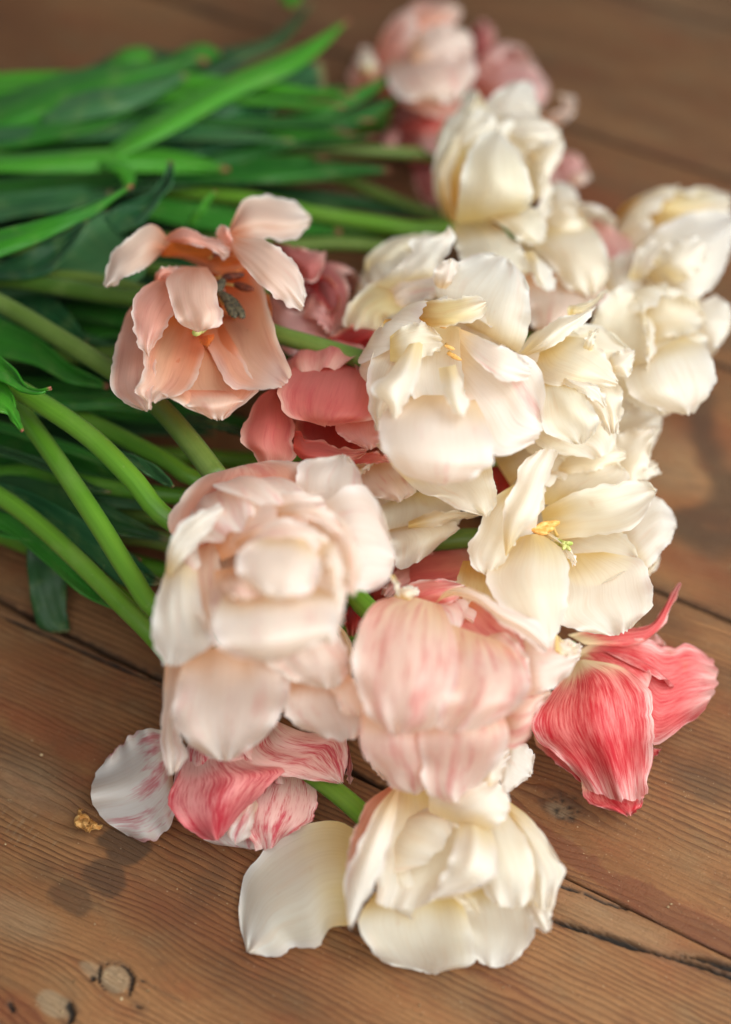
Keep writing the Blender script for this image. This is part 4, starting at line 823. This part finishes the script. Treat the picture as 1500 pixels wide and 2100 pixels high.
# --- 4 the large blush bloom in front
t = tulip('large ruffled blush bloom in front on the left, facing up', (420, 1010, 7.5))
stem(t, [(-200, 520, 6.2), (0, 622, 6.8), (100, 680, 7.1), (225, 757, 7.4), (320, 828, 7.6), (385, 900, 7.9), (450, 985, 8.0)], 0.37, STEMD)
cup(t, BLUSH, (450, 1040, 7.4), (560, 1200, 8.6), 2.3, 7, seed=4)
petal(t, BLUSHD, [(430, 1130), (372, 1110), (345, 1082), (362, 1034), (412, 980), (470, 962)], [(600, 1060), (640, 1010), (640, 975), (610, 950), (560, 944), (510, 952)], [9.0, 9.2, 9.2, 9.0, 8.6], .9, rf=.1)
petal(t, PINKW, [(560, 1060), (600, 1000), (612, 955), (650, 938), (690, 934)], [(700, 1100), (742, 1060), (746, 1000), (736, 960), (716, 938)], [9.0, 9.6, 10.0, 9.8], .4, rf=.14, pl=.08)
petal(t, PINKW, [(600, 1090), (690, 1010), (745, 1000), (780, 1038), (800, 1105)], [(640, 1190), (700, 1196), (742, 1212), (794, 1192), (808, 1160)], [9.2, 10.2, 10.6, 10.2, 9.6], .35, rf=.22, pl=.08, rag=2.4, lip=.08)
petal(t, WHITE, [(350, 1140), (330, 1200), (312, 1262), (317, 1320), (336, 1362)], [(400, 1130), (412, 1230), (428, 1295), (432, 1325), (385, 1356)], [9.0, 9.8, 9.8, 9.4, 8.6], .6, rf=.1)
petal(t, BLUSH, [(395, 1080), (372, 1140), (386, 1220), (415, 1290)], [(450, 1080), (450, 1160), (446, 1240), (448, 1300)], [9.2, 9.6, 9.8, 9.8], -.4)
petal(t, BLUSH, [(430, 1090), (470, 1040), (550, 1010), (650, 1010)], [(455, 1150), (520, 1120), (600, 1095), (670, 1060)], [9.6, 10.4, 10.8, 10.6], .5, rf=.16, pl=.06)
petal(t, BLUSHP, [(600, 1060), (650, 1080), (695, 1130), (716, 1215)], [(650, 1030), (712, 1075), (742, 1145), (728, 1222)], [10.2, 11.2, 11.4, 10.8], .4, rf=.15)
petal(t, PINKW, [(640, 1120), (640, 1200), (630, 1280), (652, 1314)], [(695, 1120), (714, 1200), (704, 1260), (692, 1312)], [10.2, 10.8, 10.6, 10.0], .4, rf=.16)
petal(t, WHITE, [(340, 1170), (350, 1105), (395, 1055), (450, 1032)], [(348, 1185), (385, 1140), (422, 1100), (460, 1062)], [9.9, 10.7, 10.9, 10.6], .35, rf=.06)
petal(t, BLUSH, [(440, 1170), (436, 1230), (440, 1290), (470, 1322)], [(500, 1160), (520, 1205), (540, 1250), (560, 1300)], [10.2, 10.8, 11.0, 10.6], .35)
petal(t, PINKW, [(470, 1205), (440, 1260), (436, 1305), (475, 1344), (530, 1354)], [(650, 1200), (694, 1230), (692, 1288), (645, 1325), (590, 1346)], [10.8, 11.6, 11.9, 11.4, 10.4], .5, rf=.14, pl=.1)
petal(t, BLUSH, [(480, 1110), (560, 1070), (630, 1075), (670, 1100)], [(500, 1160), (560, 1140), (620, 1140), (668, 1150)], [11.0, 11.7, 11.8, 11.4], .3, rf=.12)
petal(t, PINKW, [(555, 1100), (502, 1120), (482, 1160), (498, 1196), (540, 1216)], [(625, 1105), (656, 1148), (652, 1196), (624, 1224), (584, 1224)], [11.9, 12.2, 12.2, 12.0, 11.7], .1, rf=.2, pl=.16)
petal(t, BLUSH, [(452, 1180), (462, 1210), (490, 1230), (530, 1226)], [(480, 1160), (510, 1195), (540, 1210), (548, 1220)], [11.4, 11.9, 11.7], .2)
petal(t, CREAM, [(800, 1180), (806, 1195), (815, 1222)], [(808, 1178), (818, 1195), (820, 1224)], [8.6, 8.4, 8.2], .05, res=(8, 10))
petal(t, PINKW, [(655, 1110), (690, 1120), (706, 1160), (700, 1210)], [(640, 1130), (668, 1150), (678, 1185), (680, 1222)], [11.4, 11.9, 11.8, 11.4], .25, rf=.12)
petal(t, BLUSHP, [(560, 1040), (620, 1028), (680, 1050), (720, 1090)], [(570, 1062), (620, 1060), (665, 1080), (700, 1110)], [11.2, 11.8, 11.8, 11.4], .2, rf=.12)

# --- 9 pink striped round bloom
t = tulip('round pink striped bloom in the front centre', (790, 1290, 5.5))
stem(t, [(-200, 660, 6.8), (-30, 765, 7.6), (60, 812, 7.8), (180, 892, 7.8), (270, 980, 7.6), (355, 1072, 7.0), (560, 1160, 5.6), (715, 1210, 5.6), (745, 1240, 5.9), (800, 1290, 5.8)], 0.35)
cup(t, STRIPE, (800, 1300, 4.2), (930, 1420, 4.8), 2.2, 6, seed=9)
petal(t, BLUSHP, [(738, 1490), (742, 1535), (765, 1575), (790, 1600)], [(760, 1490), (770, 1535), (785, 1570), (800, 1600)], [3.4, 3.4, 3.2], .2)
petal(t, WHITE, [(1030, 1520), (1075, 1524), (1096, 1548), (1093, 1580)], [(1020, 1570), (1030, 1610), (1042, 1626), (1080, 1598)], [3.0, 3.2, 3.0, 2.6], .25, rf=.1)
petal(t, STRIPE, [(742, 1440), (742, 1540), (780, 1582), (800, 1612), (835, 1625)], [(890, 1440), (895, 1540), (888, 1600), (865, 1625)], [7.2, 7.0, 5.8, 4.4], .35, rf=.12)
petal(t, STRIPE, [(850, 1440), (862, 1550), (875, 1625), (905, 1640)], [(1020, 1440), (1044, 1510), (1012, 1580), (960, 1635)], [7.4, 7.2, 6.0, 4.8], .35, rf=.14, pl=.1)
petal(t, WHITE, [(985, 1570), (1010, 1545), (1040, 1532)], [(990, 1625), (1025, 1600), (1046, 1560)], [4.6, 4.7, 4.4], .25, rf=.12)
petal(t, STRIPE, [(1040, 1380), (1085, 1405), (1112, 1412), (1130, 1416)], [(1000, 1480), (1040, 1535), (1085, 1515), (1096, 1468), (1128, 1428)], [5.2, 5.8, 5.8, 5.4], .4, rf=.16, lip=.1)
petal(t, BLUSHP, [(1040, 1270), (1105, 1288), (1150, 1310), (1190, 1322)], [(1050, 1420), (1100, 1425), (1148, 1402), (1185, 1358)], [5.6, 6.2, 6.2, 5.7], .4, rf=.2, rag=2.6, pl=.08)
petal(t, CREAM, [(1140, 1300), (1165, 1318), (1190, 1320)], [(1140, 1340), (1165, 1345), (1184, 1340)], [6.3, 6.3, 6.1], .1)
petal(t, STRIPED, [(800, 1240), (828, 1202), (880, 1187), (940, 1194)], [(850, 1255), (895, 1245), (935, 1235), (958, 1212)], [6.2, 6.8, 6.9, 6.6], .4)
petal(t, STRIPED, [(890, 1240), (920, 1290), (960, 1330), (1010, 1350)], [(960, 1215), (1010, 1250), (1060, 1290), (1080, 1330)], [6.4, 6.8, 7.2, 7.4], -.5)
petal(t, STRIPE, [(1010, 1300), (1040, 1300), (1080, 1340), (1090, 1390)], [(960, 1330), (990, 1380), (1030, 1420), (1070, 1430)], [7.2, 7.6, 7.6, 7.2], .3, rf=.15)
petal(t, PINKW, [(893, 1238), (918, 1210), (965, 1206), (1025, 1238), (1090, 1268), (1130, 1310)], [(908, 1228), (940, 1222), (985, 1242), (1025, 1278), (1065, 1302), (1115, 1340)], [7.4, 8.2, 8.4, 8.2, 7.6], .3, rf=.08)
petal(t, STRIPE, [(925, 1280), (918, 1350), (915, 1430), (895, 1490)], [(1040, 1320), (1082, 1380), (1078, 1435), (1010, 1485)], [7.6, 8.5, 8.8, 7.9], .45, rf=.18, pl=.18)
petal(t, STRIPE, [(830, 1218), (765, 1240), (727, 1312), (724, 1390), (744, 1452), (785, 1494)], [(905, 1240), (936, 1310), (938, 1400), (915, 1450), (895, 1488), (845, 1502)], [7.0, 8.5, 9.1, 9.0, 8.4, 7.5], .55, rf=.16, pl=.16)
petal(t, CREAM, [(808, 1225), (818, 1207), (842, 1200)], [(840, 1232), (852, 1222), (862, 1212)], [7.6, 7.7, 7.5], .15, res=(10, 10))

# --- 8 white bloom nearest the camera
t = tulip('creamy white bloom nearest the camera at the bottom, one petal flopped left', (750, 1690, 1.6))
stem(t, [(-200, 1020, 0.6), (200, 1190, 0.7), (450, 1420, 0.9), (600, 1560, 1.1), (660, 1602, 1.3), (715, 1645, 1.5), (770, 1695, 1.8)], 0.33)
cup(t, CREAM, (790, 1720, 1.4), (930, 1810, 2.0), 1.7, 6, seed=8)
petal(t, CREAM, [(730, 1702), (690, 1684), (630, 1690), (565, 1722), (510, 1782), (491, 1845), (492, 1900), (505, 1950)], [(720, 1898), (680, 1903), (664, 1926), (652, 1944), (600, 1945), (575, 1959), (540, 1960), (515, 1955)], [1.5, 1.3, .8, .4, .22], .22, rf=.1, pl=.1, tip=.02)
petal(t, CREAM, [(1015, 1650), (1060, 1720), (1080, 1800), (1098, 1862)], [(1040, 1640), (1098, 1688), (1156, 1775), (1148, 1815), (1138, 1856)], [2.6, 3.2, 3.2, 2.6], .5, rf=.16, pl=.08)
petal(t, WHITE, [(1078, 1845), (1092, 1888), (1108, 1910)], [(1138, 1845), (1132, 1880), (1130, 1908)], [2.4, 2.3, 2.0], .15, rf=.06)
petal(t, CREAM, [(920, 1820), (950, 1890), (965, 1950), (985, 1975)], [(1080, 1820), (1096, 1885), (1092, 1935), (1060, 1968)], [2.3, 2.0, 1.2, .5], -.15, rf=.12, pl=.06)
petal(t, CREAM, [(770, 1830), (735, 1888), (758, 1948), (800, 1978), (850, 1988)], [(940, 1830), (962, 1895), (972, 1950), (966, 1980), (910, 1990)], [2.3, 2.2, 1.8, 1.0, .35], -.2, rf=.12, pl=.06)
petal(t, BLUSHD, [(806, 1608), (752, 1648), (724, 1708), (712, 1762), (712, 1800)], [(830, 1640), (800, 1700), (770, 1760), (745, 1800), (730, 1830)], [2.4, 3.6, 4.2, 4.0], .5, rf=.06)  # deep blush paints the shaded outer left side of this white bloom
petal(t, CREAM, [(812, 1614), (790, 1700), (775, 1790), (772, 1850)], [(920, 1620), (965, 1690), (955, 1770), (890, 1848)], [2.8, 3.4, 3.6, 3.4], -.6)
petal(t, CREAM, [(940, 1640), (960, 1740), (990, 1820), (1010, 1850)], [(1040, 1640), (1080, 1720), (1100, 1800), (1090, 1850)], [2.8, 3.4, 3.6, 3.0], .2, pl=.08)
petal(t, WHITE, [(812, 1612), (775, 1655), (748, 1705), (722, 1765), (706, 1805), (712, 1870)], [(820, 1614), (812, 1680), (792, 1750), (762, 1828), (740, 1870), (720, 1908)], [3.6, 4.7, 5.1, 4.9, 4.4, 4.0], .3, rf=.06, tip=.1)
petal(t, WHITE, [(880, 1665), (885, 1628), (935, 1604), (1000, 1602)], [(985, 1710), (1025, 1690), (1048, 1655), (1040, 1618)], [4.0, 4.8, 5.0, 4.6], .5, rf=.12)
petal(t, WHITE, [(945, 1680), (930, 1745), (898, 1815), (880, 1840)], [(1000, 1685), (1020, 1740), (1016, 1795), (970, 1826), (910, 1842)], [4.0, 5.2, 5.5, 5.0, 4.4], .6, rf=.1)
petal(t, CREAM, [(915, 1832), (945, 1850), (980, 1880)], [(960, 1828), (978, 1850), (990, 1880)], [3.4, 3.5, 3.3], .15, rf=.06)

# ------------------------------------------------------------------ foliage: leaves belong to the tulips whose stems they clasp
T = [o for o in col.objects if o.name.startswith('tulip')]
def own(txt): return next(o for o in T if txt in o['label'])
a20, a21, a22, a16 = own('farthest back'), own('bright pink'), own('reddish pink'), own('tall upright')
a1, a2, a3, a4, a6, a7, a12, a18, a13, a9 = own('wide-open peach tulip with'), own('dusky'), own('closed coral'), own('large ruffled'), own('hanging right'), own('red and white'), own('largest white'), own('curled white tip'), own('frilly bloom touching'), own('pink striped')
leaf(a20, LEAFB, [(180, 335), (300, 250), (450, 165), (600, 102), (716, 40)], [(200, 342), (345, 278), (480, 202), (620, 136), (716, 44)], [6.0, 6.4, 6.2, 5.8, 5.6], .25)
leaf(a20, LEAF, [(-120, 250), (30, 188), (150, 146), (260, 130), (420, 118)], [(-120, 290), (60, 245), (190, 205), (310, 170), (428, 126)], [4.8, 5.6, 5.8, 5.4], .35)
leaf(a20, LEAFB, [(-120, 285), (20, 238), (110, 212), (190, 208), (300, 195)], [(-120, 330), (40, 300), (140, 280), (220, 255), (306, 205)], [5.0, 5.8, 6.0, 5.8], -.25)
leaf(a21, LEAFT, [(80, 225), (180, 188), (270, 176), (380, 150)], [(90, 262), (200, 240), (290, 215), (384, 160)], [5.6, 6.1, 6.2, 6.0], .15)
leaf(a21, LEAFD, [(-60, 230), (150, 150), (280, 96), (350, 108), (400, 92), (450, 100), (560, 74), (636, 4)], [(-60, 260), (200, 230), (320, 206), (400, 182), (470, 150), (520, 120), (580, 92), (642, 8)], [3.6, 4.4, 4.8, 4.6, 4.4], .3)
leaf(a21, LEAFB, [(215, 130), (250, 104), (285, 96), (310, 106)], [(230, 160), (270, 140), (300, 130), (320, 120)], [5.0, 5.3, 5.0], .2)
leaf(a21, LEAFB, [(345, 125), (380, 98), (420, 90), (450, 104)], [(355, 150), (395, 138), (430, 124), (455, 112)], [5.0, 5.3, 5.0], .2)
leaf(a22, LEAFT, [(200, 330), (350, 244), (450, 212), (560, 150), (660, 126)], [(260, 350), (440, 310), (530, 285), (565, 225), (668, 178)], [5.2, 5.4, 5.2, 4.6], -.3)
leaf(a20, LEAF, [(380, 330), (540, 262), (660, 218), (760, 172), (812, 148)], [(420, 340), (560, 285), (680, 238), (770, 190), (814, 152)], [4.6, 4.8, 4.6, 4.2], .2)
leaf(a22, LEAF, [(330, 340), (500, 290), (640, 250), (750, 218), (822, 194)], [(390, 355), (540, 318), (670, 280), (770, 240), (824, 198)], [4.8, 5.0, 4.8, 4.4], .2)
leaf(a16, LEAFB, [(-120, 318), (60, 316), (180, 308), (300, 304), (400, 318), (470, 345)], [(-120, 350), (60, 354), (200, 352), (300, 352), (400, 354), (470, 350)], [6.4, 6.6, 6.4, 5.8, 5.2], .2)
leaf(a16, LEAF, [(340, 330), (480, 325), (640, 330), (800, 345)], [(340, 372), (480, 375), (640, 372), (800, 355)], [5.0, 4.8, 4.2], .15)
leaf(a18, LEAFD, [(400, 370), (560, 380), (720, 400), (880, 440)], [(400, 420), (560, 425), (720, 430), (880, 450)], [3.0, 3.2, 3.0], -.2)
leaf(a1, LEAFB, [(-120, 500), (60, 457), (170, 424), (228, 400), (270, 377)], [(-120, 570), (30, 516), (115, 480), (200, 434), (272, 381)], [8.4, 8.9, 9.0, 8.8], .3)
leaf(a16, LEAFB, [(180, 330), (215, 345), (245, 360), (258, 385)], [(210, 330), (250, 335), (275, 355), (272, 385)], [6.2, 6.6, 6.4], .2)
leaf(a2, LEAFT, [(-60, 560), (60, 520), (150, 470), (200, 440), (225, 432)], [(-40, 620), (100, 600), (200, 592), (290, 570), (300, 500)], [4.6, 5.4, 5.8, 5.6], -.5, lip=.1)
leaf(a1, LEAFT, [(-40, 560), (70, 510), (140, 475), (176, 446)], [(-40, 575), (85, 565), (140, 515), (180, 450)], [6.2, 6.8, 6.8], -.25, lip=.12)
leaf(a2, LEAFT, [(210, 445), (250, 418), (305, 398), (338, 360), (347, 328)], [(240, 480), (292, 455), (332, 402), (352, 376), (355, 334)], [7.2, 7.6, 7.8, 8.0], -.35, lip=.1)
leaf(a2, LEAFD, [(225, 440), (240, 470), (255, 500)], [(250, 450), (300, 490), (330, 520)], [6.8, 6.8, 6.6], -.2)
leaf(a18, LEAFB, [(383, 458), (412, 418), (438, 391)], [(400, 462), (424, 424), (443, 393)], [7.0, 7.4, 7.6], .08)
leaf(a16, LEAFT, [(-100, 400), (60, 392), (160, 382), (228, 392)], [(-100, 470), (60, 440), (160, 425), (232, 402)], [5.0, 5.4, 5.4], -.3)
leaf(a18, LEAF, [(280, 400), (420, 420), (560, 440), (700, 470)], [(280, 440), (420, 470), (560, 480), (700, 480)], [4.0, 4.4, 4.2], -.2)
leaf(a3, LEAF, [(-120, 600), (60, 682), (140, 744), (224, 790)], [(-120, 720), (50, 742), (140, 782), (222, 796)], [5.4, 5.8, 6.0, 5.8], -.3)
leaf(a4, LEAFT, [(30, 610), (90, 605), (140, 640), (180, 700)], [(20, 640), (70, 650), (120, 690), (176, 706)], [5.0, 5.2, 5.0], -.3)
leaf(a6, LEAFB, [(-100, 650), (20, 748), (50, 788), (78, 800), (105, 794)], [(-100, 760), (5, 782), (42, 802), (78, 807), (106, 798)], [8.4, 8.8, 9.0, 9.2], -.25)
leaf(a6, LEAFB, [(-80, 740), (10, 786), (34, 838), (47, 884)], [(-80, 840), (5, 846), (28, 870), (45, 886)], [8.4, 8.6, 8.4], .2)
leaf(a9, LEAF, [(60, 800), (150, 808), (230, 806), (330, 830)], [(60, 850), (150, 842), (230, 840), (330, 850)], [5.4, 5.4, 5.0], .2)
leaf(a9, LEAFD, [(380, 850), (440, 858), (500, 885)], [(380, 880), (440, 880), (498, 895)], [5.2, 5.4, 5.4], .15)
leaf(a9, LEAFT, [(230, 918), (300, 944), (340, 974), (357, 998)], [(236, 930), (290, 966), (330, 990), (354, 1000)], [6.0, 6.3, 6.4], -.15)
leaf(a7, LEAFT, [(-60, 975), (60, 1008), (160, 1060), (260, 1130), (330, 1190)], [(-60, 1010), (60, 1050), (160, 1120), (250, 1200), (326, 1200)], [3.4, 3.6, 3.4], -.25)
leaf(a7, LEAF, [(-60, 990), (10, 1040), (100, 1120), (180, 1190), (250, 1250)], [(-60, 1080), (10, 1090), (90, 1150), (170, 1220), (250, 1256)], [3.0, 3.2, 2.8], -.2)
leaf(a7, LEAFD, [(56, 1090), (56, 1170), (66, 1240), (80, 1284), (104, 1296)], [(150, 1100), (138, 1180), (136, 1240), (142, 1285), (140, 1296)], [2.6, 1.8, 1.3, .7, .3], .15, rf=.03)
leaf(a4, LEAFB, [(560, -40), (575, -10), (588, 14)], [(640, -40), (620, -10), (604, 16)], [3.0, 3.2, 3.0], .1)
# darker leaves low in the bundle
rs = np.random.RandomState(5)
low = [a1, a2, a3, a4, a6, a7, a12, a18, a13, a9, a16, a20, a21, a22]
for i in range(22):
    y0 = 330 + 34 * i + rs.uniform(-14, 14)
    if y0 > 1060: break
    x1 = rs.uniform(330, 620); y1 = y0 + (y0 - 600) * 0.10 + rs.uniform(10, 60) + 40 * (y0 > 700)
    if y0 > 850: x1 = rs.uniform(260, 380)
    w = rs.uniform(26, 46); z = rs.uniform(1.0, 3.2)
    xm = x1 * 0.5
    leaf(low[i % len(low)], (LEAFD, LEAF, LEAFT, LEAFD)[i % 4], [(-220, y0 - w * .5), (xm * .4, y0 - w + (y1 - y0) * .3), (xm, y0 - w + (y1 - y0) * .55), (x1, y1 - 3)],
         [(-220, y0 + w * .5), (xm * .4, y0 + w + (y1 - y0) * .3), (xm, y0 + w * .9 + (y1 - y0) * .55), (x1, y1 + 3)], [z - .4, z, z + .2, z - .2], rs.uniform(-.4, .3))

# narrower blades lying over one another in the upper bundle
for i in range(26):
    y0 = rs.uniform(150, 430); far = rs.uniform(0, 1)
    x1 = rs.uniform(330, 780); y1 = y0 - 70 * far + (300 - y0) * 0.45 * (x1 / 700) + rs.uniform(-20, 20)
    if y1 < 60 + 0.0 * x1: continue
    w = rs.uniform(8, 19); z = rs.uniform(3.2, 5.6) - 0.6 * (y0 > 330); bow = rs.uniform(-30, 12)
    pt = [(-240, y0 + 30), (-20, y0 + bow * .5), (x1 * .45, y0 * .6 + y1 * .4 + bow), (x1 * .78, y0 * .22 + y1 * .78 + bow * .5), (x1, y1)]
    leaf(low[(i * 5) % len(low)], (LEAF, LEAFD, LEAFB, LEAFT, LEAF)[i % 5], [(a, b - w * q) for (a, b), q in zip(pt, (.6, .9, 1, .7, .06))], [(a, b + w * q) for (a, b), q in zip(pt, (.6, .9, 1, .7, .06))],
         [z - .6, z, z + .3, z + .2, z + rs.uniform(-.3, .5)], rs.uniform(-.25, .2), res=(9, 30))
for i in range(12):
    y0 = rs.uniform(470, 960); x1 = rs.uniform(180, 430); y1 = y0 + rs.uniform(30, 110)
    if y0 > 800: x1 = min(x1, 300)
    w = rs.uniform(7, 15); z = rs.uniform(2.6, 4.8); bow = rs.uniform(-14, 14)
    pt = [(-240, y0 - 60), (-20, y0 + bow), (x1 * .5, (y0 + y1) / 2 + bow), (x1 * .8, y1 - 12), (x1, y1)]
    leaf(low[(i * 3) % len(low)], (LEAF, LEAFD, LEAFT)[i % 3], [(a, b - w * q) for (a, b), q in zip(pt, (.6, .9, 1, .7, .06))], [(a, b + w * q) for (a, b), q in zip(pt, (.6, .9, 1, .7, .06))],
         [z - .6, z, z + .2, z, z - .2], rs.uniform(-.25, .2), res=(9, 26))

# ------------------------------------------------------------------ small things on the wood
h = bpy.data.objects.new('dried_husk', None); h.location = at(178, 1685, 0); col.objects.link(h)
h['label'] = 'crumpled dry orange scrap on the wood beside the white petal'; h['category'] = 'husk'
blob(h, at(168, 1684, .28), (.26, .24, .26), HUSK, 'shell', .5, 3)
for i, (L, R, z) in enumerate((([(165, 1670), (158, 1690), (172, 1702)], [(182, 1676), (180, 1694), (180, 1704)], [.3, .55, .2]), ([(178, 1680), (186, 1700), (200, 1704)], [(186, 1678), (200, 1690), (210, 1694)], [.25, .4, .2]),
                              ([(160, 1672), (158, 1662), (164, 1658)], [(166, 1674), (168, 1666), (168, 1660)], [.4, .5, .45]), ([(184, 1688), (176, 1700), (178, 1706)], [(192, 1690), (190, 1702), (186, 1706)], [.4, .5, .3]))):
    petal(h, HUSK, L, R, z, .15, rf=.12, ns=.1, rag=2, name='flap', res=(12, 12))
rs = np.random.RandomState(12)
cr = bpy.data.objects.new('crumbs', None)
V = []; F = []
for i in range(90):
    px = rs.uniform(0, 1500); py = rs.uniform(1350, 2100) if rs.rand() < .8 else rs.uniform(1100, 1500)
    if 330 < px < 1150 and 1300 < py < 1700: continue
    c = at(px, py, .01); s = rs.uniform(.00018, .0006); b0 = len(V)
    for k in range(6):
        d = [(1, 0, 0), (-1, 0, 0), (0, 1, 0), (0, -1, 0), (0, 0, 1), (0, 0, -1)][k]
        V.append(tuple(c[j] + d[j] * s * rs.uniform(.5, 1.3) for j in range(3)))
    for f in ((0, 2, 4), (2, 1, 4), (1, 3, 4), (3, 0, 4), (2, 0, 5), (1, 2, 5), (3, 1, 5), (0, 3, 5)): F.append(tuple(b0 + q for q in f))
me = bpy.data.meshes.new('crumbs'); me.from_pydata(V, [], F); me.materials.append(plain_mat('crumb_tan', (120, 96, 64), (196, 172, 132), 60.0))
cr = bpy.data.objects.new('crumbs', me); col.objects.link(cr)
cr['label'] = 'tiny tan crumbs scattered over the table'; cr['category'] = 'crumbs'; cr['kind'] = 'stuff'
